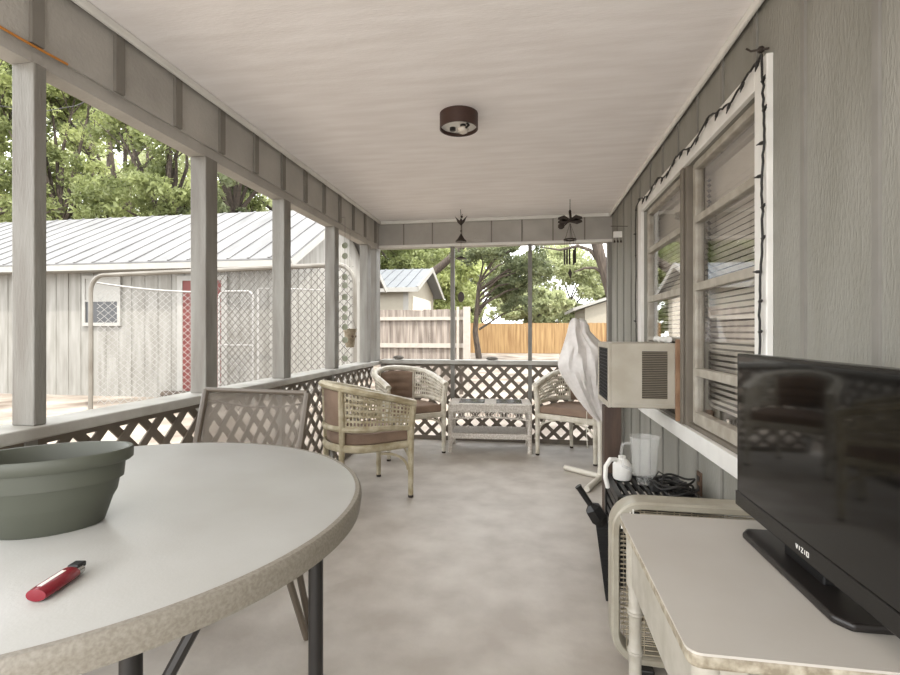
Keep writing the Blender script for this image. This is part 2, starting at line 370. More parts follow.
for nm, ya, yb, zb in (('near', WY0 - .05, MY0 + .06, WZ0 + .1), ('far', MY1 + .0, WY1 + .1, 1.1)):
    bm = NB(); z = zb
    while z < WZ1 - .03:
        bar(bm, (XR + .125, ya, z), (XR + .125, yb, z), .022, .002, up=(.8, 0, .6)); z += .028
    lb = {'near': 'closed slatted blind behind the taller window half above the television', 'far': 'closed slatted blind behind the window half above the air conditioner'}[nm]
    t = thing('window_blind', lb, 'blind', (0, 0, 0)); obj('slats', bm, 'blind', t)
    bm = NB(); box(bm, XR + .103, XR + .147, ya, yb, WZ1 - .03, WZ1 + .01); obj('head_rail', bm, 'blind', t)

# string lights round the window casing
t = thing('string_lights', 'dark cord of small lights strung around the white window casing', 'string lights', (0, 0, 0))
xs = XR - .034
path = []
for k in range(9): path.append(Vector((xs, WY1 + .105 + .012 * math.sin(k * 2.1), .75 + (WZ1 + .06 - .75) * k / 8)))
for k in range(1, 17): path.append(Vector((xs, WY1 + .09 - (WY1 - WY0 + .17) * k / 16, WZ1 + .075 + .022 * math.sin(k * 1.7) - .012)))
for k in range(1, 12): path.append(Vector((xs, WY0 - .096 + .05 * (k / 11) ** 2 + .008 * math.sin(k * 1.9), WZ1 + .08 - (WZ1 - .8) * k / 11)))
fine = []
for a, b in zip(path, path[1:]):
    for k in range(5): fine.append(a.lerp(b, k / 5) + Vector((0, rng.normal() * .003, rng.normal() * .003)))
bm = NB(); tube(bm, fine, .0042, 5); obj('cord', bm, 'cord', t)
for i in range(4, len(fine), 5):
    p = fine[i]; s = random.choice((-1, 1)); horiz = 9 * 5 <= i <= 24 * 5
    d = Vector((-.25, .1 * s, -.9)) if horiz else Vector((-.2, .9 * s, .1))
    bm = NB(); tube(bm, [p, p + d * .02], .0062, 6); tube(bm, [p + d * .02, p + d * .042], [.005, .0015], 6); obj('bulb', bm, 'cord', t)

# ------------------------------------------------------------ round folding table and things on it
TC = (-.942, .92); TZ = .75; TR = .582
t = thing('round_table', 'round white folding table with dark metal legs in the left foreground', 'table', (TC[0], TC[1], 0))
bm = NB(); lathe(bm, [(0.01, TZ - .012), (TR - .03, TZ - .012), (TR - .03, TZ - .001), (TR - .02, TZ), (0.01, TZ)][:0] or [(.01, TZ - .02), (TR - .016, TZ - .02), (TR - .014, TZ - .003), (TR - .02, TZ), (.01, TZ)], 128)
obj('tabletop', bm, 'table', t, smooth=True)
bm = NB(); lathe(bm, [(TR - .015, TZ - .001), (TR - .006, TZ - .002), (TR - .001, TZ - .008), (TR, TZ - .018), (TR - .004, TZ - .045), (TR - .014, TZ - .05), (TR - .016, TZ - .03)], 128, close=True)
obj('rim', bm, 'table_rim', t, smooth=True)
bm = NB(); box(bm, -.42, .46, -.2, -.17, TZ - .045, TZ - .022); box(bm, -.42, .46, .0, .03, TZ - .045, TZ - .022); obj('under_rail', bm, 'dark_metal', t)
legs = [(-.42, .917), (-.54, .59)]
for X, Y in legs + [(-1.38, 1.12), (-1.42, .78)]:
    bm = NB(); tube(bm, [(X - TC[0], Y - TC[1], 0.0), (X - TC[0], Y - TC[1], TZ - .022)], .0145, 10); obj('leg', bm, 'dark_metal', t, smooth=True)
for (a, b) in ((legs[0], legs[1]), ((-1.38, 1.12), (-1.42, .78))):
    bm = NB(); tube(bm, [(a[0] - TC[0], a[1] - TC[1], .12), (b[0] - TC[0], b[1] - TC[1], .12)], .01, 8); obj('cross_bar', bm, 'dark_metal', t)
b_ = onZ(205, 608, TZ - .03); e_ = Vector((-.54, .59, .55))
bm = NB(); tube(bm, [(b_.x - TC[0], b_.y - TC[1], TZ - .03), (e_.x - TC[0], e_.y - TC[1], e_.z)], .009, 8); obj('fold_brace', bm, 'dark_metal', t)

# oval planter: long axis along the sight line's left, turned a little
pt = thing('planter_pot', 'empty oval green plastic planter pot standing on the round white table', 'pot', (-.896, .787, TZ), .60)
n = 64
prof = [(.096, .0), (.102, .004), (.132, .085), (.1385, .0855), (.142, .117), (.152, .118), (.157, .122), (.158, .140), (.155, .143), (.148, .142), (.141, .132), (.126, .06), (.094, .008)]
bm = NB(); lathe(bm, prof, n, .86, .53); obj('pot_body', bm, 'pot', pt, smooth=True)
# lighter
a, b = onZ(35, 603, TZ), onZ(80, 573, TZ); dv = (b - a).normalized()
lt = thing('cigarette_lighter', 'red plastic cigarette lighter lying on the white round table', 'lighter', ((a + b) / 2), math.atan2(dv.y, dv.x))
L = (b - a).length
bm = NB(); lathe(bm, [(.005, -L / 2), (.0125, -L / 2 + .001), (.0138, -L / 2 + .008), (.0138, L / 2 - .02), (.013, L / 2 - .018)], 20, 1.1, .68, (0, 0, .0095), 'x'); obj('body', bm, 'red', lt, smooth=True)
bm = NB(); lathe(bm, [(.0125, L / 2 - .018), (.0125, L / 2 - .006), (.008, L / 2 - .003)], 16, 1.0, .66, (0, 0, .0092), 'x'); obj('metal_hood', bm, 'chrome', lt, smooth=True)
bm = NB(); box(bm, L / 2 - .016, L / 2 + .002, -.009, .008, .011, .0192); obj('thumb_button', bm, 'black', lt, bevel=.002)
bm = NB(); box(bm, -L / 2 + .008, L / 2 - .03, -.002, .004, 0.0186, .0191); obj('label_sticker', bm, 'white_mark', lt)

# ------------------------------------------------------------ mesh-backed patio chair tucked behind the table
ch = thing('patio_chair', 'brown metal patio chair with see-through mesh sling back tucked behind the round table', 'chair', (-1.045, 1.60, 0), -.1)
Wd = .225; top = (.12, .893); mid = (.0, .44)
bm = NB(); 
g = []
for i in range(9):
    f = i / 8; yy = mid[0] + (top[0] - mid[0]) * f; zz = mid[1] + (top[1] - mid[1]) * f
    g.append([bm.verts.new((-Wd + 2 * Wd * j / 10, yy + .025 * math.sin(PI * j / 10), zz)) for j in range(11)])
for i in range(8):
    for j in range(10): bm.faces.new([g[i][j], g[i][j + 1], g[i + 1][j + 1], g[i + 1][j]])
bk = obj('sling_back', bm, 'sling', ch, smooth=True); s = bk.modifiers.new('thickness', 'SOLIDIFY'); s.thickness = .003
bm = NB(); g = []
for i in range(6):
    yy = mid[0] - .44 * i / 5; zz = .44 - .03 * math.sin(PI * i / 5)
    g.append([bm.verts.new((-Wd + 2 * Wd * j / 6, yy, zz)) for j in range(7)])
for i in range(5):
    for j in range(6): bm.faces.new([g[i][j], g[i][j + 1], g[i + 1][j + 1], g[i + 1][j]])
st = obj('sling_seat', bm, 'sling', ch, smooth=True); s = st.modifiers.new('thickness', 'SOLIDIFY'); s.thickness = .003
for sx in (-1, 1):
    bm = NB(); tube(bm, [(sx * Wd, top[0], top[1]), (sx * Wd, mid[0] + .01, mid[1] + .03), (sx * Wd, -.03, .43), (sx * Wd, -.44, .45)], .013, 8); obj('side_rail', bm, 'bronze', ch, smooth=True)
    bm = NB(); tube(bm, [(sx * (Wd + .015), .09, 0), (sx * (Wd + .015), -.1, .455)], .012, 8); obj('leg', bm, 'bronze', ch, smooth=True)
    bm = NB(); tube(bm, [(sx * (Wd + .015), .12, 0), (sx * (Wd + .015), -.02, .46)], .012, 8); obj('leg', bm, 'bronze', ch, smooth=True)
bm = NB(); tube(bm, [(-Wd, top[0], top[1]), (Wd, top[0], top[1])], .009, 8)
tube(bm, [(-Wd + 2 * Wd * j / 10, top[0] + .025 * math.sin(PI * j / 10) - .005, top[1] - .035 - .03 * math.sin(PI * j / 10)) for j in range(11)], .004, 6)
obj('top_bar', bm, 'bronze', ch, smooth=True)

# ------------------------------------------------------------ rattan barrel chairs
def ucurve(s, scale=1.0, ex=0.0):
    """plan of the barrel: s -1..1 from one arm tip round the back to the other; front is -Y"""
    R = .275; st = .27; tot = 2 * st + PI * R; d = (s + 1) / 2 * tot
    if d < st: x, y = -R, -st + d
    elif d < st + PI * R: a = PI - (d - st) / R; x, y = R * math.cos(a), R * math.sin(a)
    else: x, y = R, -(d - st - PI * R)
    return x * scale, y * (.86 if y > 0 else 1) * scale + .03
def rim_z(s): return .635 + .135 * (1 - abs(s) ** 1.6)
def make_chair(label, mt, loc, rz):
    t = thing('rattan_chair', label, 'chair', loc, rz, 'rattan barrel chairs')
    N = 48
    ss = [-1 + 2 * k / N for k in range(N + 1)]
    bm = NB(); tube(bm, [(*ucurve(s, 1.05), rim_z(s)) for s in ss], .025, 8, sx=1.2); obj('rim_rail', bm, mt, t, smooth=True)
    bm = NB(); tube(bm, [(*ucurve(s, 1.0), .485 - .02 * abs(s) ** 8) for s in ss], .019, 8); obj('lower_rail', bm, mt, t, smooth=True)
    # woven cane sides, open squares
    for sg in (-1, 1):
        bm = NB(); cols = []
        u = .30
        while u < .99: cols += [u, u + .0125]; u += .037
        rows = []; v = .04
        while v < 1.0: rows += [v, v + .055]; v += .145
        rows = [r_ for r_ in rows if r_ <= 1]
        gr = []
        for v in rows:
            line = []
            for u in cols:
                s = sg * u; x0, y0_ = ucurve(s, 1.0); x1, y1_ = ucurve(s, 1.05); zt = rim_z(s); zb = .485 - .02 * abs(s) ** 8
                line.append(bm.verts.new((x0 + (x1 - x0) * v, y0_ + (y1_ - y0_) * v, zb + (zt - zb) * v)))
            gr.append(line)
        for i in range(len(rows) - 1):
            for j in range(len(cols) - 1):
                solid = i in (0, len(rows) - 2) or j in (0, len(cols) - 2)
                if i % 2 and j % 2 and not solid: continue
                bm.faces.new([gr[i][j], gr[i][j + 1], gr[i + 1][j + 1], gr[i + 1][j]])
        o = obj('cane_side', bm, mt, t); md = o.modifiers.new('thickness', 'SOLIDIFY'); md.thickness = .006
    # legs: front legs carry the arm tips, rear legs the back rim
    for sx in (-1, 1):
        s = .985 * sx
        x, y = ucurve(s); xr, yr = ucurve(s, 1.05)
        bm = NB(); tube(bm, [(x, y, .012), (x, y, .3), (x, y, .44), (xr, yr, rim_z(1) - .005)], [.018, .022, .024, .023], 8); lg = obj('leg', bm, mt, t, smooth=True)
        bm = NB(); tube(bm, [(x, y, 0), (x, y, .016)], .019, 8); obj('foot_cap', bm, 'rubber', lg)
        s = .26 * sx; x, y = ucurve(s); xr, yr = ucurve(s, 1.05)
        bm = NB(); tube(bm, [(x * .97, y + .01, .012), (x, y, .36), (x, y, .5), (xr, yr, rim_z(s))], [.017, .021, .022, .021], 8); lg = obj('leg', bm, mt, t, smooth=True)
        bm = NB(); tube(bm, [(x * .97, y + .01, 0), (x * .97, y + .01, .016)], .018, 8); obj('foot_cap', bm, 'rubber', lg)
        # arched brace under the side
        xf, yf = ucurve(.985 * sx); pts = []
        for k in range(9):
            a = PI * k / 8 / 2; pts.append((xf * .99, yf + .02 + .2 * (1 - math.cos(a)), .19 + .13 * math.sin(a)))
        bm = NB(); tube(bm, pts, .009, 6); obj('arched_brace', bm, mt, t, smooth=True)
    xf, yf = ucurve(.985)
    for sg in (-1, 1):
        pts = [(sg * (xf - .18 * (1 - math.cos(PI * k / 16))), yf, .19 + .14 * math.sin(PI * k / 16)) for k in range(9)]
        bm = NB(); tube(bm, pts, .009, 6); obj('front_brace', bm, mt, t, smooth=True)
    bm = NB(); pts = [(*ucurve(s, .98), .36) for s in ss]; tube(bm, pts, .026, 8, closed=True, sx=.7); obj('seat_frame', bm, mt, t, smooth=True)
    # cushions
    bm = NB(); outline = [ucurve(s, .93) for s in ss]
    cx, cy = 0, sum(p[1] for p in outline) / len(outline)
    levels = [(.94, .375), (1, .39), (1, .43), (.95, .449), (.8, .458), (.4, .463)]
    rings = [[bm.verts.new((cx + (x - cx) * k, cy + (y - cy) * k, z)) for x, y in outline] for k, z in levels]
    for A_, B_ in zip(rings, rings[1:]):
        for k in range(len(outline)): bm.faces.new([A_[k], A_[(k + 1) % len(outline)], B_[(k + 1) % len(outline)], B_[k]])
    bm.faces.new(rings[0][::-1]); bm.faces.new(rings[-1])
    obj('seat_cushion', bm, 'cushion', t, smooth=True)
    bm = NB(); NV, NU = 24, 14; gf = []; gb = []
    for i in range(NV + 1):
        v = i / NV; f = []; b_ = []
        for j in range(NU + 1):
            s = -.27 + .54 * j / NU; x0, y0_ = ucurve(s, .97); x1, y1_ = ucurve(s, 1.0)
            e = (1 - abs(2 * v - 1) ** 6) * (1 - abs(2 * j / NU - 1) ** 6)
            puff = .018 + .034 * e * (.55 + .45 * abs(math.sin(v * PI * 3.5)))
            px, py = x0 + (x1 - x0) * v, y0_ + (y1_ - y0_) * v; nrm = Vector((px, py - .03, 0)).normalized()
            z = .47 + (rim_z(s) - .03 - .47) * v
            f.append(bm.verts.new((px - nrm.x * puff, py - nrm.y * puff, z))); b_.append(bm.verts.new((px + nrm.x * .004 * e, py + nrm.y * .004 * e, z)))
        gf.append(f); gb.append(b_)
    for i in range(NV):
        for j in range(NU):
            bm.faces.new([gf[i][j], gf[i][j + 1], gf[i + 1][j + 1], gf[i + 1][j]]); bm.faces.new([gb[i][j + 1], gb[i][j], gb[i + 1][j], gb[i + 1][j + 1]])
    for i in range(NV):
        bm.faces.new([gb[i][0], gf[i][0], gf[i + 1][0], gb[i + 1][0]]); bm.faces.new([gf[i][NU], gb[i][NU], gb[i + 1][NU], gf[i + 1][NU]])
    for j in range(NU):
        bm.faces.new([gb[0][j], gb[0][j + 1], gf[0][j + 1], gf[0][j]]); bm.faces.new([gf[NV][j], gf[NV][j + 1], gb[NV][j + 1], gb[NV][j]])
    obj('back_cushion', bm, 'cushion', t, smooth=True)
    return t
# facing vector f -> rz so local -Y maps to f
def face(fx, fy): return math.atan2(fx, -fy)
chA = make_chair('rattan barrel chair nearest the round table, its caned back turned to us', 'rattan', (-1.14, 3.27, 0), face(.76, .65))
chB = make_chair('white rattan barrel chair in the far left corner, left of the coffee table', 'rattan_white', (-1.13, 4.43, 0), face(.64, -.77))
chC = make_chair('white rattan barrel chair right of the coffee table, half hidden by the draped white sheet', 'rattan_white', (.44, 4.54, 0), face(-.52, -.86))

# ------------------------------------------------------------ wicker coffee table
t = thing('coffee_table', 'low white wicker coffee table with lower shelf between two rattan chairs', 'table', (-.36, 4.66, 0), .06)
hw, hd = .385, .19
B('tabletop', 'wicker', -hw, hw, -hd, hd, .43, .455, t, bevel=.01)
for xa, xb in ((-.29, -.05), (.06, .30)):
    bm = NB(); box(bm, xa, xb, -.13, .13, .4552, .4585); obj('glass_inset', bm, 'bezel', t)
bm = NB()
for sy in (-1, 1): box(bm, -hw + .02, hw - .02, sy * hd - (.012 if sy > 0 else 0), sy * hd + (.012 if sy < 0 else 0), .385, .43)
for sx in (-1, 1): box(bm, sx * hw - (.012 if sx > 0 else 0), sx * hw + (.012 if sx < 0 else 0), -hd + .02, hd - .02, .385, .43)
obj('woven_apron', bm, 'wicker', t)
bm = NB()
for sy in (-1, 1):
    k = 0; x = -hw + .04
    while x < hw - .04:
        dip = .055 + .025 * abs(2 * (x + hw) / (2 * hw) - 1) ** 2
        for s in (-1, 1): bar(bm, (x - s * .012, sy * (hd - .006), .386), (x + s * .012, sy * (hd - .006), .386 - dip), .008, .006)
        x += .028
    tube(bm, [(-hw + .02 + (2 * hw - .04) * k / 20, sy * (hd - .006), .386 - .055 - .025 * abs(k / 10 - 1) ** 2) for k in range(21)], .008, 6)
obj('scalloped_skirt', bm, 'wicker', t)
bm = NB(); box(bm, -hw + .03, hw - .03, -hd + .02, hd - .02, .155, .17)
k = -hw + .035
while k < hw - .03: tube(bm, [(k, -hd + .015, .173), (k, hd - .015, .173)], .006, 5); k += .016
obj('lower_shelf', bm, 'wicker', t)
bm = NB(); box(bm, -hw + .02, hw - .02, -hd + .005, -hd + .022, .13, .18); box(bm, -hw + .02, hw - .02, hd - .022, hd - .005, .13, .18); obj('shelf_edge', bm, 'wicker', t, bevel=.006)
for sx in (-1, 1):
    for sy in (-1, 1):
        bm = NB(); tube(bm, [(sx * (hw - .018), sy * (hd - .018), 0), (sx * (hw - .018), sy * (hd - .018), .43)], [.021, .019], 8); obj('leg', bm, 'wicker', t, smooth=True)

# ------------------------------------------------------------ PVC stand with a draped white sheet
t = thing('pipe_stand', 'white PVC pipe stand on the floor under the draped sheet', 'stand', (.548, 3.82, 0))
P0 = Vector((0, 0, .022))
bm = NB(); tube(bm, [P0, (-.01, .0, .5), (-.1, .06, 1.17)], .02, 10); obj('upright_pipe', bm, 'pvc', t, smooth=True)
bm = NB(); tube(bm, [P0, (-.253, .21, .022)], .021, 10); obj('foot_pipe', bm, 'pvc', t, smooth=True)
bm = NB(); tube(bm, [P0, (-.142, -.32, .022)], .021, 10); obj('foot_pipe', bm, 'pvc', t, smooth=True)
bm = NB(); tube(bm, [(0, 0, 0), (0, 0, .085)], .027, 10); obj('tee_fitting', bm, 'pvc', t, smooth=True)
bm = NB(); tube(bm, [(-.008, 0, .4), (-.009, 0, .45)], .024, 10); obj('coupling', bm, 'pvc', t, smooth=True)
# sheet: lofted cloth, outline measured at the depth of the stand
rowsd = [(319, 572, 580), (320.5, 570, 585), (325, 568.5, 588), (332, 567, 590), (340, 564.5, 598), (348, 562, 608), (358, 558.5, 613), (364, 557.5, 614), (370, 559, 614), (378, 563.5, 612), (388, 570, 610), (398, 577, 608), (408, 585, 606), (415, 591, 606), (421, 598, 605)]
bm = NB(); rings = []; NA = 72; NR = 60
pyl = np.array([r[0] for r in rowsd], float); pll = np.array([r[1] for r in rowsd], float); prl = np.array([r[2] for r in rowsd], float)
for i in range(NR + 1):
    py = 319 + 102 * i / NR; pl, pr = np.interp(py, pyl, pll), np.interp(py, pyl, prl)
    a = onY(pl, py, 3.78); b = onY(pr, py, 3.78); c = (a + b) / 2; hwid = (b - a).length / 2; f = i / NR
    dep = max(.012, min(.12, hwid * .55)); ring = []
    for k in range(NA):
        th = 2 * PI * k / NA; cx = math.cos(th); sy = math.sin(th)
        # hard creases: folded triangle waves that run down the cloth and drift sideways, plus a slanting tuck
        tri = lambda v: abs((v % 1) - .5) * 4 - 1
        fold = .20 * tri(cx * 1.15 + .3 + .5 * f) + .11 * tri(cx * 2.3 - 1.1 * f) + .07 * tri(cx * 1.3 + 2.4 * f) + .05 * tri(4.3 * cx + 1.7 * f)
        ring.append(bm.verts.new((c.x + hwid * cx, c.y + dep * sy * (1 + fold) + .012 * math.sin(5 * cx + 9 * f), c.z + .008 * math.sin(th * 3 + 1))))
    rings.append(ring)
for A_, B_ in zip(rings, rings[1:]):
    for k in range(NA): bm.faces.new([A_[k], A_[(k + 1) % NA], B_[(k + 1) % NA], B_[k]])
bm.faces.new(rings[0])
sh = obj('plastic_sheet', bm, 'sheet', smooth=True); tag(sh, 'translucent white sheet bunched over the pipe stand left of the air conditioner', 'sheet')
cp = onY(585, 409, 3.76)
bm = NB(); tube(bm, [(cp.x, cp.y - .11, cp.z), (cp.x - .003, cp.y - .12, cp.z - .15), (cp.x + .004, cp.y - .115, cp.z - .27)], .003, 5); obj('drawstring', bm, 'pvc', sh)

# ------------------------------------------------------------ window air conditioner and its post
AY0, AY1, AX0, AZ0, AZ1 = 2.765, 3.15, .446, .705, 1.06
t = thing('air_conditioner', 'cream window air conditioner sticking out of the window on a brown post', 'air conditioner', (0, 0, 0))
bm = NB(); box(bm, AX0 + .004, XR - .024, AY0, AY1, AZ0, AZ1); obj('casing', bm, 'ac', t, bevel=.006)
bm = NB()
for z0, z1, y0, y1 in ((AZ0, AZ0 + .03, AY0, AY1), (AZ1 - .03, AZ1, AY0, AY1), (AZ0 + .03, AZ1 - .03, AY0, AY0 + .02), (AZ0 + .03, AZ1 - .03, AY1 - .02, AY1)): box(bm, AX0 - .012, AX0 + .004, y0, y1, z0, z1)
obj('back_rim', bm, 'ac', t, bevel=.002)
bm = NB(); box(bm, AX0 - .004, AX0 + .004, AY0 + .02, AY1 - .02, AZ0 + .03, AZ1 - .03); obj('coil', bm, 'coil', t)
bm = NB(); y = AY0 + .03
while y < AY1 - .02: box(bm, AX0 - .009, AX0 - .006, y, y + .003, AZ0 + .03, AZ1 - .03); y += .014
z = AZ0 + .04
while z < AZ1 - .03: box(bm, AX0 - .0105, AX0 - .0085, AY0 + .02, AY1 - .02, z, z + .003); z += .02
obj('guard_wire', bm, 'cord', t)
bm = NB(); z = AZ0 + .055
x0, x1 = AX0 + .165, AX0 + .295
box(bm, x0, x1, AY0 - .002, AY0 + .0015, z, AZ1 - .045); obj('louver_opening', bm, 'ac_dark', t)
bm = NB()
while z < AZ1 - .05: bar(bm, (x0, AY0 - .005, z), (x1, AY0 - .005, z), .004, .0014, up=(0, .6, .8)); z += .0095
obj('louver', bm, 'wire', t)
bm = NB(); box(bm, x1 + .035, x1 + .037, AY0 - .002, AY0, AZ0, AZ1); box(bm, AX0 + .02, XR - .03, AY0 - .003, AY0, AZ0 + .02, AZ0 + .023); obj('seam', bm, 'desk_edge', t)
tag(B('plywood_filler', 'ply', XR - .03, XR + .03, AY0 - .022, AY0 - .002, AZ0 - .06, AZ1 + .02), 'brown plywood strip closing the gap beside the air conditioner', 'board')
tag(B('support_post', 'wood', .42, .51, 2.80, 2.89, 0, AZ0), 'dark brown wooden post holding up the air conditioner', 'post')
bm = NB(); prev = None
fo = thing('foam_strip', 'crumpled white foam stuffed on top of the air conditioner', 'foam', (XR - .045, 2.8, AZ1)); 
tube(bm, [(rng.normal() * .006, .04 * k, .018 + .006 * math.sin(k * 2.2)) for k in range(9)], [.016 + .004 * math.sin(k * 3) for k in range(9)], 8); obj('foam', bm, 'trim', fo, smooth=True)

# ------------------------------------------------------------ crate with its things, next to the post
CX0, CX1, CY0, CY1, CZ = .40, .72, 2.22, 2.56, .40
t = thing('storage_crate', 'black slatted plastic crate behind the box fan', 'crate', ((CX0 + CX1) / 2, (CY0 + CY1) / 2, 0))
hx, hy = (CX1 - CX0) / 2, (CY1 - CY0) / 2
bm = NB()
for z in np.arange(.02, CZ - .05, .05):
    for sy in (-1, 1): box(bm, -hx, hx, sy * hy - .006, sy * hy + .006, z, z + .03)
    for sx in (-1, 1): box(bm, sx * hx - .006, sx * hx + .006, -hy + .006, hy - .006, z, z + .03)
obj('slatted_side', bm, 'black', t)
for sx in (-1, 1):
    for sy in (-1, 1): B('corner_upright', 'black', sx * hx - .014, sx * hx + .014, sy * hy - .014, sy * hy + .014, 0, CZ - .001, t)
bm = NB()
for sy in (-1, 1): box(bm, -hx, hx, sy * hy - .012, sy * hy + .012, CZ - .035, CZ)
for sx in (-1, 1): box(bm, sx * hx - .012, sx * hx + .012, -hy, hy, CZ - .035, CZ)
x = -hx + .03
while x < hx - .01: box(bm, x, x + .018, -hy + .012, hy - .012, CZ - .02, CZ - .006); x += .035
obj('top_rack', bm, 'black', t)
zt = CZ
# blender jug
j = thing('blender_jug', 'clear ribbed plastic jug standing on the black crate', 'jug', (.548, 2.425, zt))
bm = NB(); n = 32; rings = []
for r, z in [(.034, .0), (.036, .03), (.052, .04), (.066, .21), (.069, .222), (.064, .222), (.062, .21), (.048, .045), (.03, .04)]:
    rings.append([bm.verts.new(((r + (.0025 if k % 4 == 0 else 0)) * math.cos(2 * PI * k / n), (r + (.0025 if k % 4 == 0 else 0)) * math.sin(2 * PI * k / n), z)) for k in range(n)])
for A_, B_ in zip(rings, rings[1:]):
    for k in range(n): bm.faces.new([A_[k], A_[(k + 1) % n], B_[(k + 1) % n], B_[k]])
bm.faces.new(rings[0]); bm.faces.new(rings[-1]); obj('jug_body', bm, 'frost', j, smooth=True)
bm = NB(); tube(bm, [(-.062, 0, .19), (-.1, 0, .185), (-.108, 0, .14), (-.1, 0, .08), (-.056, 0, .06)], .008, 8, sx=1.3); obj('handle', bm, 'frost', j, smooth=True)
mg = thing('white_jug', 'small white plastic jug with a looped handle at the crate corner', 'jug', (.456, 2.485, zt))
bm = NB(); lathe(bm, [(.04, 0), (.044, .01), (.044, .07), (.03, .09), (.018, .1), (.018, .112)], 24); obj('jug_body', bm, 'trim', mg, smooth=True)
bm = NB(); tube(bm, [(-.03, -.01, .095), (-.06, -.03, .1), (-.085, -.05, .07), (-.088, -.06, .02), (-.075, -.055, -.03)], .011, 8); obj('handle', bm, 'trim', mg, smooth=True)
cb = thing('cord_coil', 'tangled coil of black cord and charger lying on the crate', 'cord', (.648, 2.325, zt))
bm = NB()
for q in range(7):
    r0 = .05 + .01 * rng.random(); ph = rng.random() * 6; cx, cy = rng.normal() * .02, rng.normal() * .02
    tube(bm, [(cx + r0 * 1.3 * math.cos(2 * PI * k / 24 + ph), cy + r0 * math.sin(2 * PI * k / 24 + ph), .006 + .007 * q + .008 * math.sin(3 * 2 * PI * k / 24 + ph)) for k in range(24)], .005, 6, closed=True)
tube(bm, [(-.06, -.03, .03), (-.09, -.04, .07), (-.075, -.05, .1), (-.05, -.05, .085), (-.06, -.04, .04)], .004, 6)
obj('cord', bm, 'cord', cb, smooth=True)
bm = NB(); box(bm, -.1, -.06, -.03, .02, 0, .03); obj('plug_block', bm, 'cord', cb, bevel=.005)
# black tool leaning at the crate
t = thing('yard_tool', 'black long-handled plastic tool leaning against the left side of the crate', 'tool', (.315, 2.1, 0))
a = onY(578, 486, 2.1) - Vector((.315, 2.1, 0)); b = onY(592, 507, 2.1) - Vector((.315, 2.1, 0)); c = onY(599, 518, 2.1) - Vector((.315, 2.1, 0)); d = Vector((.03, .0, .004))
bm = NB(); tube(bm, [a, a + (b - a) * .1, b], [.015, .013, .012], 10); obj('handle', bm, 'black', t, smooth=True)
bm = NB(); dr = (c - b).normalized(); tube(bm, [b - dr * .012, b + dr * .006, c, c + dr * .03], [.014, .036, .038, .02], 6); obj('guard', bm, 'black', t)
bm = NB(); bar(bm, c + dr * .02, d, .012, .05)
for k in range(9): p = c.lerp(d, .15 + .09 * k); bar(bm, p + Vector((-.018, 0, 0)), p + Vector((.03, 0, .004)), .016, .016)
obj('ribbed_blade', bm, 'black', t)
# electrical outlet box
t = thing('outlet_box', 'rusty metal outlet on the right wall under the window', 'outlet', (XR, 2.47, .40))
bm = NB(); box(bm, -.008, 0, -.032, .032, -.055, .055); obj('cover_plate', bm, 'rust', t, bevel=.003)
for z in (-.022, .022):
    bm = NB(); box(bm, -.011, -.008, -.014, .014, z - .012, z + .012); obj('socket', bm, 'dark_metal', t)

# ------------------------------------------------------------ box fan
t = thing('box_fan', 'cream box fan with rounded corners standing behind the white desk', 'fan', (.545, 1.705, 0), -.02)
S = .27; zc = .29; rc = .1
def rrect(h, r, n=8):
    pts = []
    for cx, cz, a0 in ((h - r, h - r, 0), (-h + r, h - r, PI / 2), (-h + r, -h + r, PI), (h - r, -h + r, 1.5 * PI)):
        for k in range(n + 1): a = a0 + PI / 2 * k / n; pts.append((cx + r * math.cos(a), cz + r * math.sin(a)))
    return pts
bm = NB(); R_ = []
for h, r, y in ((S, rc, .045), (S, rc, -.03), (S - .006, rc - .006, -.036), (S - .022, rc - .02, -.036), (S - .027, rc - .024, -.028), (S - .027, rc - .024, .045)):
    R_.append([bm.verts.new((x, y, zc + z)) for x, z in rrect(h, r)])
L = len(R_[0])
for i in range(len(R_)):
    A_, B_ = R_[i], R_[(i + 1) % len(R_)]
    for k in range(L): bm.faces.new([A_[k], A_[(k + 1) % L], B_[(k + 1) % L], B_[k]])
obj('housing', bm, 'fan', t, smooth=True)
for yy, nm in ((-.026, 'front_grille'), (.038, 'rear_grille')):
    bm = NB(); z = -S + .035
    while z < S - .03:
        lim = S - .03 - (max(0, abs(z) - (S - .11)) * .9); bar(bm, (-lim, yy, zc + z), (lim, yy, zc + z), .003, .0035); z += .0155
    for x in np.linspace(-S + .05, S - .05, 9): bar(bm, (x, yy + .003, zc - S + .032), (x, yy + .003, zc + S - .032), .003, .003)
    obj(nm, bm, 'wire', t)
bm = NB()
for k in range(5):
    a = 2 * PI * k / 5 + .3; pts = []
    for rr, wd, tw in ((.045, .03, .014), (.12, .06, .02), (.205, .07, .016)):
        for s in (-1, 1): pts.append(bm.verts.new((rr * math.cos(a) - s * wd * math.sin(a), s * tw, zc + rr * math.sin(a) + s * wd * math.cos(a))))
    bm.faces.new([pts[0], pts[1], pts[3], pts[2]]); bm.faces.new([pts[2], pts[3], pts[5], pts[4]])
o = obj('fan_blade', bm, 'blade', t, smooth=True); md = o.modifiers.new('thickness', 'SOLIDIFY'); md.thickness = .004
bm = NB(); lathe(bm, [(.02, -.02), (.05, -.014), (.05, .03), (.02, .034)], 20, c=(0, 0, zc), axis='y'); obj('hub', bm, 'blade', t, smooth=True)
for sx in (-1, 1):
    bm = NB(); box(bm, sx * .17 - .03, sx * .17 + .03, -.06, .06, 0, zc - S + .004); obj('foot', bm, 'dark_metal', t, bevel=.004)
bm = NB()
for k in range(5): box(bm, -S + .055 + .009 * k - .03 + .004, -S + .055 + .009 * k - .03 + .009, -.0372, -.0362, zc + S - .06 + .012 * k - .03, zc + S - .04 + .009 * k - .02)
obj('warning_sticker', bm, 'white_mark', t)

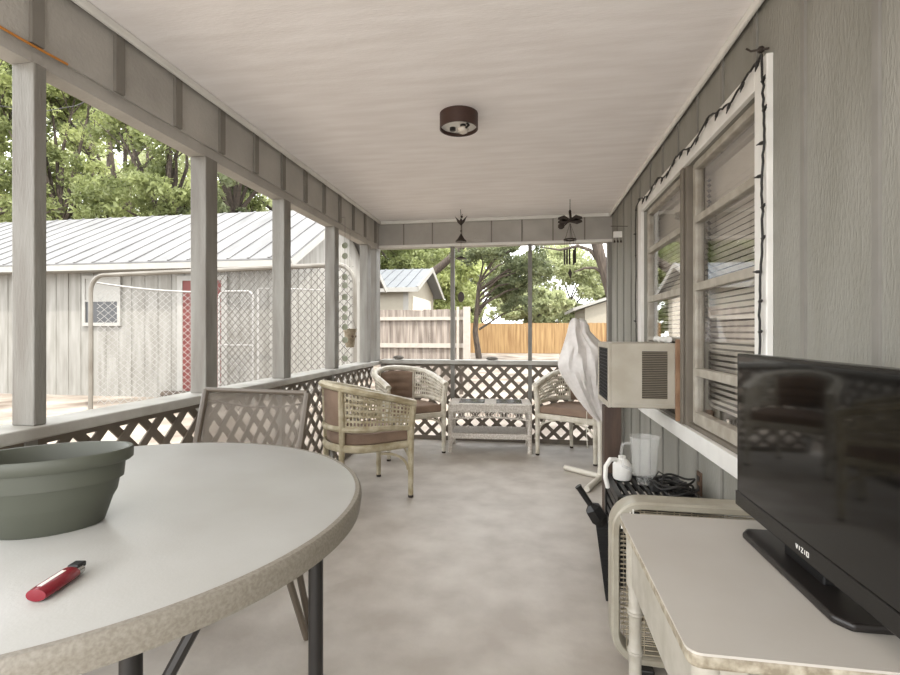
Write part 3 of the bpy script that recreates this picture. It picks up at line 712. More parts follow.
# ------------------------------------------------------------ desk and television
DX0, DX1, DY0, DY1, DZ = .238, .79, .775, 1.342, .64
t = thing('desk', 'worn white desk with turned legs in the right foreground', 'desk', ((DX0 + DX1) / 2, (DY0 + DY1) / 2, 0))
ox, oy = (DX0 + DX1) / 2, (DY0 + DY1) / 2; hx, hy = (DX1 - DX0) / 2, (DY1 - DY0) / 2
pl = []
for cx, cy, a0 in ((hx - .02, hy - .02, 0), (-hx + .02, hy - .02, PI / 2), (-hx + .02, -hy + .02, PI), (hx - .02, -hy + .02, 1.5 * PI)):
    for k in range(5): a = a0 + PI / 2 * k / 4; pl.append((cx + .02 * math.cos(a), cy + .02 * math.sin(a)))
bm = NB(); prism(bm, pl, DZ - .004, DZ); obj('desktop', bm, 'desk', t)
bm = NB(); prism(bm, [(x * .997, y * .997) for x, y in pl], DZ - .026, DZ - .004); obj('top_edge', bm, 'worn_edge', t, bevel=.005)
bm = NB(); box(bm, -hx + .022, -hx + .036, -hy + .045, hy - .045, DZ - .165, DZ - .026); box(bm, -hx + .045, hx - .045, hy - .036, hy - .022, DZ - .165, DZ - .026); box(bm, hx - .036, hx - .022, -hy + .045, hy - .045, DZ - .165, DZ - .026); box(bm, -hx + .045, hx - .045, -hy + .022, -hy + .036, DZ - .165, DZ - .026)
obj('apron', bm, 'desk_edge', t)
bm = NB(); box(bm, -hx + .09, hx - .09, -hy + .014, -hy + .022, DZ - .15, DZ - .035); dr_ = obj('drawer_front', bm, 'desk_edge', t, bevel=.003)
bm = NB(); lathe(bm, [(.006, -hy), (.012, -hy + .004), (.006, -hy + .014)][::-1], 12, c=(0, 0, DZ - .09), axis='y'); obj('knob', bm, 'chrome', dr_, smooth=True)
for sx in (-1, 1):
    for sy in (-1, 1):
        x, y = sx * (hx - .034), sy * (hy - .034)
        prof = [(.0145, 0), (.0155, .05)]
        for z in (.12, .21, .30, .40): prof += [(.0155, z - .02), (.0165, z - .008), (.0195, z - .004), (.0165, z), (.0195, z + .004), (.0165, z + .008), (.0155, z + .02)]
        prof += [(.0165, .46), (.0215, .475), (.0215, DZ - .027)]
        bm = NB(); lathe(bm, prof, 20, c=(x, y, 0)); obj('leg', bm, 'desk_edge', t, smooth=True)

TX = .525; TY0, TY1 = .62, 1.335; TZ0, TZ1 = .683, 1.066
t = thing('television', 'black flat-screen television standing on the white desk', 'television', (TX, .99, DZ))
g = lambda z: z - DZ
bm = NB(); box(bm, 0.0, .028, TY0 - .99, TY1 - .99, g(TZ0), g(TZ1)); obj('case', bm, 'bezel', t, bevel=.003)
bm = NB(); box(bm, .028, .055, TY0 - .9, TY1 - 1.08, g(TZ0) + .05, g(TZ1) - .1); obj('rear_housing', bm, 'black', t, bevel=.008)
bm = NB(); box(bm, -.0015, 0.0, TY0 - .99 + .012, TY1 - .99 - .012, g(TZ0) + .036, g(TZ1) - .008); obj('screen', bm, 'screen', t)
bm = NB(); box(bm, -.004, 0.0, TY0 - .99, TY1 - .99, g(TZ0) + .0, g(TZ0) + .036); obj('lower_bezel', bm, 'bezel', t, bevel=.002)
bm = NB(); prism(bm, [(-.032, -.1), (-.032, .235), (-.012, .262), (.12, .262), (.14, .24), (.14, -.1), (.12, -.125), (-.014, -.125)], 0, .014); obj('stand_base', bm, 'soft_black', t, bevel=.005)
bm = NB(); box(bm, .012, .04, -.0, .14, .013, g(TZ0) + .08); obj('stand_neck', bm, 'black', t, bevel=.003)
# wordmark on the lower bezel, built from strokes
def letters(bm, text, x, y, z, hgt, adv):
    S_ = {'V': [((0, 1), (.5, 0)), ((.5, 0), (1, 1))], 'I': [((.5, 0), (.5, 1))], 'Z': [((0, 1), (1, 1)), ((1, 1), (0, 0)), ((0, 0), (1, 0))],
          'O': [((0, 0), (0, 1)), ((0, 1), (1, 1)), ((1, 1), (1, 0)), ((1, 0), (0, 0))]}
    for i, chr_ in enumerate(text):
        for (a, b), (c, d) in S_[chr_]:
            wv = adv * .68
            # reading left to right when seen from -X means going towards -Y
            bar(bm, (x, y - i * adv - a * wv, z + b * hgt), (x, y - i * adv - c * wv, z + d * hgt), .0014, .0008, up=(1, 0, 0))
bm = NB(); letters(bm, 'VIZIO', -.0048, 1.05 - .99, g(TZ0) + .013, .0085, .0092); obj('wordmark', bm, 'white_mark', t)
# floor cable
pts = [onZ(560 + 10 * k, 672 - 7 * math.sin(k * .5), .005) for k in range(-1, 10)]
cbl = [(0.10, 1.50, .005), (.17, 1.56, .005), (.25, 1.57, .005), (.32, 1.53, .005), (.40, 1.50, .005), (.5, 1.52, .005), (.62, 1.58, .005), (.76, 1.5, .005)]
bm = NB(); tube(bm, cbl, .004, 6); o = obj('floor_cable', bm, 'cord', smooth=True); tag(o, 'thin black cable snaking on the floor under the white desk', 'cable')

# ------------------------------------------------------------ ceiling light, chimes and small hangings
c = onZ(457.5, 110, H); 
t = thing('ceiling_light', 'round brown ceiling light with missing glass shade and bare bulbs', 'ceiling light', (c.x, c.y + .05, H))
bm = NB(); lathe(bm, [(.102, 0), (.102, -.08), (.096, -.08), (.096, -.012), (.01, -.012), (.01, 0)], 40, close=True); obj('rim_band', bm, 'lamp_brown', t, smooth=True)
bm = NB(); lathe(bm, [(.0955, -.013), (.0955, -.062), (.05, -.066), (.01, -.066)][::-1], 32); obj('reflector', bm, 'trim', t, smooth=True)
for s, dy in ((-.035, .01), (.025, -.02)):
    bm = NB(); lathe(bm, [(.016, -.066), (.016, -.08), (.012, -.082)], 16, c=(s, dy, 0)); obj('socket', bm, 'dark_metal', t, smooth=True)
bm = NB(); lathe(bm, [(.012, -.077), (.026, -.083), (.03, -.09), (.024, -.106), (.008, -.114)], 20, c=(.025, -.02, 0)); obj('bulb', bm, 'bulb', t, smooth=True)
bm = NB(); tube(bm, [(.045, -.03, -.06), (.06, -.055, -.085), (.045, -.06, -.1)], .006, 6); obj('shade_clip', bm, 'dark_metal', t)

# bell chime with bird
Yc = 4.55; p = onY(461, 202, Yc)
hx_ = Vector((p.x, Yc, H)); t = thing('bell_chime', 'dark metal bird ornament with small bell hanging from the ceiling near the left upright', 'wind chime', hx_)
zz = lambda py: onY(461, py, Yc).z - H
bm = NB(); tube(bm, [(0, 0, 0), (0.004, 0, zz(205)), (-.004, 0, zz(209)), (0, 0, zz(217))], .0025, 5); obj('hook', bm, 'iron', t)
bm = NB(); blob(bm, (0, 0, zz(222)), (.014, .014, .035)); blob(bm, (0.008, -.01, zz(217)), (.012, .012, .012))
for s in (-1, 1):
    prism(bm, [(s * .008, zz(221)), (s * .06, zz(216)), (s * .045, zz(219)), (s * .035, zz(222)), (s * .008, zz(225))], -.003, .003, 'xz')
tube(bm, [(.008, -.018, zz(217)), (.02, -.035, zz(215))], .002, 5); obj('bird', bm, 'iron', t, smooth=False)
bm = NB(); tube(bm, [(0, 0, zz(225)), (0, 0, zz(234))], .002, 5); blob(bm, (0, 0, zz(231)), (.008, .008, .008)); obj('chain', bm, 'iron', t)
bm = NB(); lathe(bm, [(.006, zz(234)), (.016, zz(236)), (.034, zz(239)), (.054, zz(241)), (.052, zz(242))], 24); obj('bell', bm, 'iron', t, smooth=True)
bm = NB(); tube(bm, [(0, 0, zz(241)), (0, 0, zz(290))], .0012, 4); obj('cord', bm, 'cord', t)
bm = NB(); lathe(bm, [(.002, zz(256)), (.05, zz(258)), (.05, zz(259)), (.002, zz(260))], 20); obj('striker_plate', bm, 'iron', t)
bm = NB(); lathe(bm, [(.002, -.005), (.05, -.004), (.05, .004), (.002, .005)], 24, .62, 1.0, (0, 0, zz(297)), 'y'); obj('wind_paddle', bm, 'iron', t)
# dragonfly chime
Yc = 4.35; p = onY(570, 197, Yc); t = thing('dragonfly_chime', 'dark metal dragonfly wind chime with tubes hanging near the right wall', 'wind chime', (p.x, Yc, H))
zz = lambda py: onY(570, py, Yc).z - H
bm = NB(); tube(bm, [(0, 0, 0), (0, 0, zz(213))], .0025, 5); blob(bm, (0, 0, zz(212)), (.012, .012, .02)); obj('hook', bm, 'iron', t)
bm = NB(); tube(bm, [(.0, 0, zz(213)), (.005, -.01, zz(219)), (-.05, -.02, zz(226))], [.012, .012, .005], 8)
for s, dz in ((-1, 0), (1, 0), (-1, .03), (1, .03)):
    pts = [(0, zz(219) - dz * .6), (s * .05, zz(215) - dz), (s * .1, zz(217) - dz), (s * .105, zz(219) - dz), (s * .06, zz(221) - dz), (0, zz(221) - dz * .4)]
    prism(bm, pts, -.003, .003, 'xz')
blob(bm, (-.075, -.005, zz(226)), (.03, .01, .028)); obj('dragonfly', bm, 'iron', t)
bm = NB()
for k in range(5): a = 2 * PI * k / 5; tube(bm, [(0, 0, zz(223)), (.05 * math.cos(a), .05 * math.sin(a), zz(239))], .0013, 4)
lathe(bm, [(.045, zz(239)), (.055, zz(239)), (.055, zz(240.5)), (.045, zz(240.5))], 20, close=True); obj('tube_ring', bm, 'iron', t)
for k in range(5):
    a = 2 * PI * k / 5 + .3; x, y = .048 * math.cos(a), .048 * math.sin(a); z1 = zz(248) - .006 * k
    bm = NB(); tube(bm, [(x, y, z1), (x, y, z1 - .13)], .008, 8); tube(bm, [(x, y, zz(240)), (x, y, z1)], .001, 4); obj('chime_tube', bm, 'iron', t)
bm = NB(); tube(bm, [(0, 0, zz(223)), (0, 0, zz(270))], .0012, 4); obj('cord', bm, 'cord', t)
bm = NB(); prism(bm, [(0, zz(268)), (.018, zz(273)), (0.004, zz(279)), (-.018, zz(273))], -.004, .004, 'xz'); obj('wind_paddle', bm, 'iron', t)
# disc string and planter on the left
p = onX(345, 240, XL + .04); t = thing('disc_chime', 'hanging string of round shell discs in the left opening', 'wind chime', (XL + .04, p.y, HB + .06))
zz = lambda py: onX(345, py, XL + .04).z - (HB + .06)
bm = NB(); tube(bm, [(-.04, 0, .0), (0, 0, .0), (0, 0, -.03), (0, 0, zz(362))], .0013, 4); obj('string', bm, 'cord', t)
for py in (245.5, 256, 277, 285.5, 297, 308.5, 317.5, 327, 340, 358.5):
    bm = NB(); lathe(bm, [(.002, -.002), (.026, -.002), (.026, .002), (.002, .002)], 20, c=(0, 0, zz(py)), axis='y'); obj('disc', bm, 'shell', t, smooth=True)
p = onX(350, 338, XL + .03); t = thing('hanging_planter', 'small pale clay planter hanging beside the string of discs', 'planter', (XL + .03, p.y, p.z - .08))
bm = NB(); lathe(bm, [(.03, 0), (.036, .005), (.05, .13), (.056, .135), (.056, .16), (.048, .16), (.046, .13), (.03, .02)], 24); obj('pot_body', bm, 'clay', t, smooth=True)
bm = NB()
for a in (-.9, 0.6): tube(bm, [(.03 * math.cos(a) + .018, .03 * math.sin(a), .09), (.05 * math.cos(a), .05 * math.sin(a) , .1)], .009, 8)
obj('pattern_boss', bm, 'rust', t)
bm = NB()
for a in (0.5, 2.6, 4.7): tube(bm, [(.054 * math.cos(a), .054 * math.sin(a), .155), (0, 0, .32)], .0012, 4)
tube(bm, [(0, 0, .32), (0, 0, HB - .04 - (p.z - .08))], .0012, 4); obj('hanging_wire', bm, 'cord', t)
# small white plaque with bells on a wall hook
Yp = 4.17; t = thing('wall_chime', 'small white plaque with little bells hung from a rod on the right wall', 'wind chime', (XR - .014, Yp, 1.92))
bm = NB(); tube(bm, [(0.014, 0, .07), (-.12, .0, .075)], .0025, 5); tube(bm, [(-.07, 0, .073), (-.07, 0, .03)], .001, 4); obj('rod', bm, 'iron', t)
bm = NB(); box(bm, -.1, -.03, -.006, .006, -.02, .03); obj('plaque', bm, 'trim', t, bevel=.003)
for x in (-.09, -.065, -.04):
    bm = NB(); tube(bm, [(x, 0, -.02), (x, 0, -.04)], .001, 4); lathe(bm, [(.003, -.04), (.007, -.05), (.009, -.062)], 10, c=(x, 0, 0)); obj('bell', bm, 'iron', t)
# stones on the back rail
for px, sx, sy, sz, lb in ((398, .06, .04, .022, 'flat grey stone on the back rail left of the first upright'), (492, .065, .03, .018, 'flat dark stone on the back rail above the coffee table')):
    q = onY(px, 356, YB + .02); bm = NB(); blob(bm, (0, 0, sz * .92), (sx, sy, sz)); o = obj('stone', bm, 'stone', smooth=True, loc=(q.x, YB + .03, SILL + .012)); tag(o, lb, 'stone')
# nail hook on the wall beside the casing
bm = NB(); tube(bm, [(XR, 1.80, 2.085), (XR - .05, 1.82, 2.09), (XR - .06, 1.83, 2.105)], .0035, 6); blob(bm, (XR - .02, 1.815, 2.09), (.012, .012, .012)); o = obj('wall_hook', bm, 'iron'); tag(o, 'small dark hook on the right wall above the window casing corner', 'hook')
# orange extension cord along the header over the front post
bm = NB(); tube(bm, [(XL + .006, y_, HB + .008 + .004 * math.sin(y_ * 9)) for y_ in np.linspace(.6, 1.42, 16)], .004, 6); o = obj('extension_cord', bm, 'orange_cord', smooth=True); tag(o, 'orange cord running along the bottom of the left header', 'cord')

# ================================================================= outside
GZ = -.2
bm = NB(); box(bm, -70, 70, -30, 90, GZ - .2, GZ); struct(obj('ground', bm, 'ground'))
def at(px, py, Y): return onY(px, py, Y)
# long shed with ribbed metal roof
SY = 8.75; SX1 = onY(293, 259, 8.45).x; EZ = 2.5; RY = 11.45; RZ = 4.19; SX0 = -20.0; SYB = 2 * RY - SY
t = thing('metal_roof_shed', 'long white shed with ribbed metal roof behind the chain-link kennel', 'shed', (SX1, SY, GZ))
loc = Vector((SX1, SY, GZ)); Lx = SX0 - SX1
bm = NB(); box(bm, Lx, -.3, 0, SYB - SY, 0, EZ - GZ - .0)
x = Lx
while x < -.3: box(bm, x, x + .012, -.012, 0, 0, EZ - GZ); x += .3
y = .2
while y < SYB - SY: box(bm, -.3, -.288, y, y + .02, 0, EZ - GZ); y += .3
prism(bm, [(0, EZ - GZ), (SYB - SY, EZ - GZ), (RY - SY, RZ - GZ - .1)], -.32, -.3, 'yz'); obj('siding_wall', bm, 'shed_wall', t)
bm = NB(); sl = (RZ - EZ) / (RY - 8.4); ez = EZ - GZ; th_ = .03
e0 = (-.35, ez); rr = (RY - SY, RZ - GZ)
prism(bm, [e0, rr, (SYB - SY + .35, ez), (SYB - SY + .35, ez - th_), (rr[0], rr[1] - th_), (e0[0], ez - th_)], Lx, .0, 'yz')
x = Lx + .1
while x < 0:
    bar(bm, (x, e0[0], e0[1] + .012), (x, rr[0], rr[1] + .012), .05, .018); x += .42
obj('metal_roof', bm, 'metal_roof', t)
bm = NB(); box(bm, Lx, 0, -.35, -.32, ez - .15, ez - .035); box(bm, Lx, 0, -.32, .0, ez - .15, ez - .13)
bar(bm, (-.01, -.35, ez - .1), (-.01, rr[0], rr[1] - .1), .03, .15); bar(bm, (-.01, SYB - SY + .35, ez - .1), (-.01, rr[0], rr[1] - .1), .03, .15); obj('fascia', bm, 'out_trim', t)
a = at(84, 276, SY) - loc; b = at(122, 326, SY) - loc
bm = NB(); fw = .07
for x0, x1, z0, z1 in ((a.x, b.x, a.z - fw, a.z), (a.x, b.x, b.z, b.z + fw), (a.x, a.x + fw, b.z + fw, a.z - fw), (b.x - fw, b.x, b.z + fw, a.z - fw), (a.x + fw, b.x - fw, (a.z + b.z) / 2 - .02, (a.z + b.z) / 2 + .02)): box(bm, x0, x1, -.05, -.005, z0, z1)
wf = obj('window_frame', bm, 'out_trim', t)
bm = NB(); box(bm, a.x + fw, b.x - fw, -.03, -.012, b.z + fw, (a.z + b.z) / 2 - .02); obj('pane', bm, 'pane_dark', wf)
bm = NB(); box(bm, a.x + fw, b.x - fw, -.03, -.012, (a.z + b.z) / 2 + .02, a.z - fw); obj('pane', bm, 'out_trim', wf)
a = at(184, 281, SY) - loc; b = at(196, 388, SY) - loc
bm = NB(); box(bm, a.x, a.x + .85, -.04, -.008, .05, a.z); obj('door', bm, 'door_red', t)
bm = NB(); box(bm, a.x - .12, a.x, -.05, -.005, .05, a.z + .1); box(bm, a.x, a.x + .85, -.05, -.005, a.z, a.z + .1); box(bm, a.x + .85, a.x + .97, -.05, -.005, .05, a.z + .1); obj('door_casing', bm, 'out_trim', t)
# chain-link kennel
def mesh_panel(L, z0, z1, m, parent, name='wire_mesh', step=.115, wd=.007):
    return obj(name, lattice_bm(L, z0, z1, step, wd, wd), m, parent)
KA = Vector((-7.3, 7.13, 0)); KB = Vector((-2.39, 6.48, 0)); KT = 2.07 - GZ
kd = KB - KA; kl = kd.length; kr = math.atan2(kd.y, kd.x)
t = thing('chain_link_fence', 'tall chain-link kennel front with rounded pipe corners in front of the shed', 'fence', (KA.x, KA.y, GZ), kr, 'chain-link kennel panels')
def bend(L, zt, r=.28, n=6):
    pts = [(0, 0, 0), (0, 0, zt - r)]
    for k in range(1, n + 1): a = PI / 2 * k / n; pts.append((r - r * math.cos(a), 0, zt - r + r * math.sin(a)))
    for k in range(n + 1): a = PI / 2 * k / n; pts.append((L - r + r * math.sin(a), 0, zt - r + r * math.cos(a)))
    pts.append((L, 0, 0)); return pts
bm = NB(); tube(bm, bend(kl, KT), .035, 8); obj('pipe_frame', bm, 'galv_mid', t, smooth=True)
# only the right stretch of the front keeps its mesh
kx = (onY(200, 300, 6.75) - KA); k0 = kx.x / math.cos(kr)
o = mesh_panel(kl - k0 - .03, .1, KT - .03, 'galv_dark', t); o.location = (k0, 0, 0)
bm = NB(); tube(bm, [(k0, 0, 0), (k0, 0, KT)], .025, 8); obj('line_post', bm, 'galv', t, smooth=True)
# slack inner fence and gate
G0 = at(219, 290, 8.2); G1 = at(253, 290, 8.2)
fa = Vector((onY(97, 300, 7.22).x, 7.22, 0)); fd = Vector((G0.x - .1, 8.2, 0)) - fa; fl = fd.length
t = thing('chain_link_fence', 'slack white chain-link fence with sagging top wire between corner pipe and gate', 'fence', (fa.x, fa.y, GZ), math.atan2(fd.y, fd.x), 'chain-link kennel panels')
zt = 1.86 - GZ
mesh_panel(fl, .08, zt, 'galv', t)
bm = NB(); tube(bm, [(fl * k / 10, 0, zt + .1 * (1 - k / 10) ** 2 - .02 * math.sin(PI * k / 10)) for k in range(11)], .018, 6); obj('top_pipe', bm, 'galv', t, smooth=True)
bm = NB(); tube(bm, [(fl, 0, 0), (fl, 0, zt + .05)], .03, 8); obj('end_post', bm, 'galv', t, smooth=True)
t = thing('kennel_gate', 'small white pipe gate with rounded corners and chain-link mesh by the shed wall', 'gate', (G0.x, 8.2, GZ))
gl = G1.x - G0.x; gz = G0.z - GZ - .03
bm = NB(); tube(bm, bend(gl, gz, .12), .022, 8); obj('gate_frame', bm, 'galv', t, smooth=True)
bm = NB(); tube(bm, [(0, 0, gz * .52), (gl, 0, gz * .52)], .016, 6); obj('mid_rail', bm, 'galv', t)
bm = NB(); tube(bm, [(0, 0, .06), (gl, 0, .06)], .016, 6); obj('bottom_rail', bm, 'galv', t)
mesh_panel(gl, .05, gz - .03, 'galv', t)
t = thing('chain_link_fence', 'short chain-link fence stretch running from the gate to the shed gable', 'fence', (G1.x + .1, 8.2, GZ), -.02, 'chain-link kennel panels')
L = onY(338, 300, 8.2).x - G1.x - .1; bm = NB(); tube(bm, [(0, 0, 0), (0, 0, gz + .05), (L * .5, 0, gz + .02), (L, 0, gz - .02), (L, 0, 0)], .02, 6); obj('pipe_frame', bm, 'galv', t)
# logs by the kennel
q = onZ(133, 404, GZ + .1)
t = thing('log', 'short brown log lying on the ground behind the kennel pipe', 'log', (-7.0, 8.42, GZ), .02)
bm = NB(); tube(bm, [(0, 0, .09), (.6, .01, .1), (1.5, 0, .09)], [.09, .085, .08], 10); obj('log_body', bm, 'bark', t, smooth=True)
# weathered grey fence
FY = 9.8; FX1 = onY(463, 310, FY).x; FX0 = onY(377, 320, FY).x
t = thing('board_fence', 'weathered grey board fence with bleached rails seen left of the first back upright', 'fence', (FX1, FY, GZ)); fz = onY(430, 309.5, FY).z - GZ
bm = NB(); x = FX0 - FX1
while x < -.02:
    wv = .14; hh = fz + rng.normal() * .008; box(bm, x, x + wv - .006, .05, .07, 0.04, hh); x += wv
obj('boards', bm, 'fence_grey', t)
for py, hh in ((318.5, .07), (345.5, .09)):
    z = onY(430, py, FY).z - GZ; bm = NB(); box(bm, FX0 - FX1, 0, .0, .05, z - hh / 2, z + hh / 2); obj('rail', bm, 'fence_top', t)
for px in (463.5, 457):
    x = onY(px, 320, FY).x - FX1; wv = .14 if px > 460 else .045
    bm = NB(); box(bm, x, x + wv, -.06, .0, 0, fz + .05); obj('post', bm, 'fence_top', t)
# cedar fence
FY2 = 30.0; x0 = -6.0; fz2 = onY(540, 323, FY2).z - GZ
t = thing('cedar_fence', 'orange cedar privacy fence across the back of the yard', 'fence', (x0, FY2, GZ)); bm = NB(); x = 0
while x < 22: box(bm, x, x + .1395, 0, .02, .02, fz2 + rng.normal() * .012); x += .14
obj('boards', bm, 'fence_orange', t)
bm = NB(); box(bm, 0, 22, .02, .06, .4, .5); box(bm, 0, 22, .02, .06, fz2 - .4, fz2 - .3); obj('rail', bm, 'fence_orange', t)
# garage beyond the grey fence
GY = 18.0; gx1 = onY(408, 300, GY).x; ridge = onY(400, 270.5, 20); 
t = thing('garage', 'cream garage with grey ribbed roof beyond the weathered fence', 'garage', (gx1, GY, GZ)); gz1 = onY(400, 286, GY - .3).z - GZ; rz_ = 3.9 - GZ
W_ = 5.0; rz_ = gz1 + 1.0
bm = NB(); box(bm, -3.0, 0, 0, W_, 0, gz1); prism(bm, [(0, gz1), (W_, gz1), (W_ / 2, rz_ - .1)], -3.0, -.0, 'yz'); obj('wall', bm, 'cream_wall', t)
bm = NB(); prism(bm, [(-.3, gz1 - .05), (W_ / 2, rz_), (W_ + .3, gz1 - .05), (W_ + .3, gz1 - .12), (W_ / 2, rz_ - .08), (-.3, gz1 - .12)], -3.2, .45, 'yz')
x = -3.2
while x < .45: bar(bm, (x, -.3, gz1 - .04), (x, W_ / 2, rz_ + .01), .04, .04); x += .4
obj('metal_roof', bm, 'grey_roof', t)
bm = NB(); bar(bm, (.46, -.32, gz1 - .1), (.46, W_ / 2, rz_ - .05), .04, .2); bar(bm, (.46, W_ + .3, gz1 - .1), (.46, W_ / 2, rz_ - .05), .04, .2); box(bm, -3.2, .45, -.34, -.3, gz1 - .22, gz1 - .05); box(bm, -.18, .02, -.03, .0, 0, gz1); obj('trim_board', bm, 'out_trim', t)
bm = NB(); box(bm, 0, .03, .7, W_ - .7, 0, gz1 - .3); obj('garage_door', bm, 'blind', t)
# white house on the right
HY = 38.0; q = onY(585, 312, HY); t = thing('white_house', 'pale house with low white roof behind the orange fence on the right', 'house', (q.x, HY, GZ)); hz = onY(585, 308, HY).z - GZ
bm = NB(); box(bm, 0, 12, 0, 8, 0, hz); prism(bm, [(0, hz), (12, hz), (6, hz + 1.9)], 0, 8, 'xz'); obj('wall', bm, 'cream_wall', t)
bm = NB(); bar(bm, (-.9, 4, hz - .12), (6, 4, hz + 2.15), 9, .22); bar(bm, (12.9, 4, hz - .12), (6, 4, hz + 2.15), 9, .22); obj('roof', bm, 'out_trim', t)

pts = [(-40, 92), (0, 106), (40, 112), (75, 106), (100, 96), (125, 78), (150, 50)]
bm = NB(); tube(bm, [onY(a, b, 6.0 + .012 * a) for a, b in pts], .007, 5); o = obj('utility_cable', bm, 'cord', smooth=True); tag(o, 'thin sagging utility cable crossing the left opening behind the front post', 'cable')
# ------------------------------------------------------------ trees
def tree(label, cat, x, y, trunk_h, tr, blobs, n, lsize, leafm, lean=(0, 0), name='tree', branches=True, group=None):
    """trunk with limbs reaching into every leaf clump, leaves as small blades"""
    t = thing(name, label, cat, (x, y, GZ), 0, group)
    tp = Vector((lean[0], lean[1], trunk_h)); bm = NB()
    pts = [Vector((0, 0, 0)), tp * .35 + Vector((rng.normal() * .1, 0, 0)), tp * .7 + Vector((rng.normal() * .12, 0, 0)), tp]
    tube(bm, pts, [tr * 1.25, tr, tr * .85, tr * .6], 8)
    if branches:
        for (bx, by, bz, sx, sy, sz) in blobs:
            e = Vector((bx, by, bz)); k = min(1, max(.35, (bz - max(sx, sz)) / max(trunk_h, .1))); s = tp * k
            mid = s.lerp(e, .5) + Vector((rng.normal() * .2, rng.normal() * .2, .25)); tube(bm, [s, mid, e], [tr * .5, tr * .34, tr * .12], 6)
            for _ in range(3):
                d = Vector(rng.normal(size=3)); d.normalize(); tube(bm, [mid.lerp(e, .5), e + Vector((d.x * sx, d.y * sy, abs(d.z) * sz)) * .8], [tr * .16, tr * .05], 5)
    obj('trunk', bm, 'bark', t, smooth=True)
    vol = np.array([b[3] * b[4] * b[5] for b in blobs]); cnt = (n * vol ** .8 / (vol ** .8).sum()).astype(int)
    P = []
    for b, c_ in zip(blobs, cnt):
        d = rng.normal(size=(c_, 3)); d /= np.linalg.norm(d, axis=1)[:, None]; r = rng.random(c_) ** .5
        ctr = np.array(b[:3]); ext = np.array(b[3:])
        # sub-clumps give the crown its broken edge
        ns = max(6, c_ // 110); sc = rng.normal(size=(ns, 3)); sc /= np.linalg.norm(sc, axis=1)[:, None]; sc *= (rng.random(ns) ** .4)[:, None]
        idx = rng.integers(0, ns, c_); P.append(ctr + ext * (sc[idx] * .82 + d * r[:, None] * .30))
    P = np.concatenate(P); N = len(P)
    a = rng.normal(size=(N, 3)); a /= np.linalg.norm(a, axis=1)[:, None]; b2 = rng.normal(size=(N, 3)); b2 -= (b2 * a).sum(1)[:, None] * a; b2 /= np.linalg.norm(b2, axis=1)[:, None]
    s = lsize * (.6 + .8 * rng.random(N))[:, None]
    V = np.stack([P - a * s, P + b2 * s * .42, P + a * s, P - b2 * s * .42], 1).reshape(-1, 3)
    me = bpy.data.meshes.new('foliage'); me.vertices.add(4 * N); me.vertices.foreach_set('co', V.astype(np.float32).ravel())
    me.loops.add(4 * N); me.loops.foreach_set('vertex_index', np.arange(4 * N, dtype=np.int32)); me.polygons.add(N)
    me.polygons.foreach_set('loop_start', np.arange(0, 4 * N, 4, dtype=np.int32)); me.polygons.foreach_set('loop_total', np.full(N, 4, dtype=np.int32))
    me.update(); me.validate(); me.materials.append(M[leafm]); o = bpy.data.objects.new('foliage', me); COL.objects.link(o); o.parent = t
    return t
def crown(cx, cy, cz, R, k=7, flat=.7):
    out = []
    for _ in range(k):
        d = rng.normal(size=3); d /= np.linalg.norm(d); r = R * (.42 + .2 * rng.random())
        out.append((cx + d[0] * R * .7, cy + d[1] * R * .7, cz + d[2] * R * .55, r, r, r * flat))
    return out
# behind the shed, left to right
def px_at(px, Y): return onY(px, 300, Y).x
TREES = [(-40, 19, 8.5, 3.8, 'leaf_light', 'bright green oak at the far left edge beyond the shed roof'), (60, 21, 7.5, 3.6, 'leaf_oak', 'leafy oak behind the shed roof just right of the front post'),
         (118, 24, 9.5, 4.0, 'leaf_light', 'light green tree behind the middle of the shed roof'), (165, 20, 7.0, 3.0, 'leaf_oak', 'oak crown over the shed roof left of the second post'),
         (235, 21, 7.8, 3.2, 'leaf_dark', 'darker green tree over the shed ridge between second and third posts'), (285, 26, 9, 3.6, 'leaf_oak', 'oak rising behind the third post at the shed gable')]
for px, Y, cz, R, lm, lb in TREES:
    tree(lb, 'tree', px_at(px, Y), Y, cz - 1, .22, crown(0, 0, cz + 4.5, R * 1.1, 8) + crown(0, 0, cz, R, 9) + crown(0, 0, cz - 2.6, R * .9, 5), 17000, .12, lm, name='oak_tree', group='trees behind the shed')
for i, (px, Y) in enumerate(((2, 30), (75, 34), (92, 31), (108, 33), (125, 36), (148, 32))):
    lb = ['tall bare pine trunk at the far left edge of the woods', 'thin pine trunk behind the shed, leftmost of the cluster right of the front post', 'thin pine trunk behind the shed, second of the cluster right of the front post',
          'thin pine trunk in the middle of the cluster behind the shed roof', 'thin pine trunk right of the middle of the cluster behind the shed roof', 'thin pine trunk nearest the second porch post behind the shed roof'][i]
    tree(lb, 'tree', px_at(px, Y), Y, 20, .2, [(0, 0, 19, 2.2, 2.2, 3)], 2500, .25, 'leaf_dark', name='pine_tree', branches=False, group='pine trunks behind the shed')
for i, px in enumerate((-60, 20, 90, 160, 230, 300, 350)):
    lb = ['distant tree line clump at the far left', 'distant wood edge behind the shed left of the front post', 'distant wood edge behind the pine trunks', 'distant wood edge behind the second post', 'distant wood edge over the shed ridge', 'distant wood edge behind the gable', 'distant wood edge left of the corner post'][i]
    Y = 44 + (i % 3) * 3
    tree(lb, 'tree', px_at(px, Y), Y, 9, .25, crown(0, 0, 21, 7.5, 9, .9) + crown(0, 0, 12.5, 7.5, 10, .8) + crown(0, 0, 5, 6.5, 8, .7), 11000, .26, 'leaf_far', name='woodland_tree', branches=False, group='distant woods')
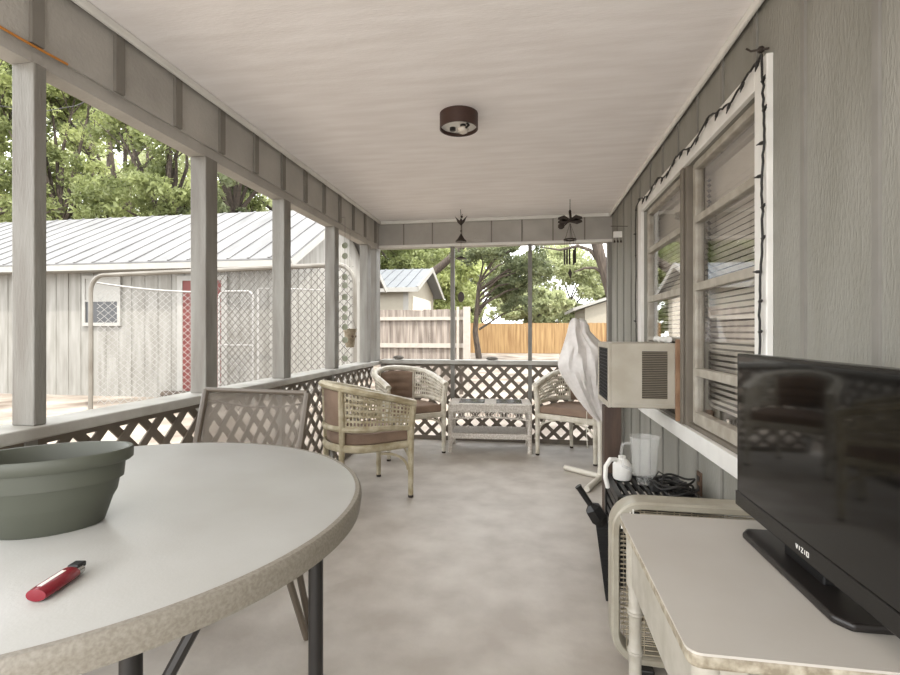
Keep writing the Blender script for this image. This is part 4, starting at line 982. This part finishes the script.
# back yard
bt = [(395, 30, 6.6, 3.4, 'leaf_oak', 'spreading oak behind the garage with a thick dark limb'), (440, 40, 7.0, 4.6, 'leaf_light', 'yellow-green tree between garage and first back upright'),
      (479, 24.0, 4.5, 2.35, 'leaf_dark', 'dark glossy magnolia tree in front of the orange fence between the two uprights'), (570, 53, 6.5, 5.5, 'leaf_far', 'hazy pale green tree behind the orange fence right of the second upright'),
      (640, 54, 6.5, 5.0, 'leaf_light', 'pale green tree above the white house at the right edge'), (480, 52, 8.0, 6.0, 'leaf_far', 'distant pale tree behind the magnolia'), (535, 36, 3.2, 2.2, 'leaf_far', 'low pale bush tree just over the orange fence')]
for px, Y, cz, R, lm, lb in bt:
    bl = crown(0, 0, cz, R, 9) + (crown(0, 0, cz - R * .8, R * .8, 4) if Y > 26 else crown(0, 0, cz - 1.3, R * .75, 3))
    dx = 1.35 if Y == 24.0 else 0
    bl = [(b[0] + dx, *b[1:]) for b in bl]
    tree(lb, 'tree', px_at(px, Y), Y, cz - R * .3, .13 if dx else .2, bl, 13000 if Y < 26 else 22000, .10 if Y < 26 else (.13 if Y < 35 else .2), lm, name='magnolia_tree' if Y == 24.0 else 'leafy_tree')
# leaning trunk right with long branches
t = thing('leaning_tree', 'leaning bare-trunked tree with long side branches at the right end of the back opening', 'tree', (onY(622, 340, 13).x, 13, GZ))
L0 = Vector((onY(622, 340, 13).x, 13, GZ))
P_ = lambda px, py, Y=13: onY(px, py, Y) - L0
bm = NB(); tube(bm, [Vector((0.05, 0, 0)), P_(613, 300), P_(606, 275), P_(600, 255), P_(596, 240), P_(588, 215), P_(585, 170)], [.2, .15, .14, .14, .15, .14, .12], 9)
tube(bm, [P_(604, 268), P_(590, 250), P_(578, 246), P_(560, 250), P_(540, 247)], [.06, .05, .045, .03, .015], 7)
tube(bm, [P_(606, 275), P_(595, 268), P_(585, 268), P_(574, 272)], [.05, .04, .03, .015], 7); obj('trunk', bm, 'bark', t, smooth=True)
# limb of the garden oak near the garage
t = thing('oak_limb', 'thick dark oak limb arching above the garage roof', 'tree', (px_at(414, 24), 24, GZ)); L0 = Vector((px_at(414, 24), 24, GZ))
bm = NB(); tube(bm, [Vector((0, 0, 0)), P_(417, 300, 24), P_(424, 282, 24), P_(432, 273, 24), P_(440, 267, 24), P_(449, 259, 24), P_(466, 243, 24), P_(486, 222, 24)], [.3, .26, .24, .22, .2, .18, .14, .08], 9)
obj('trunk', bm, 'bark', t, smooth=True)
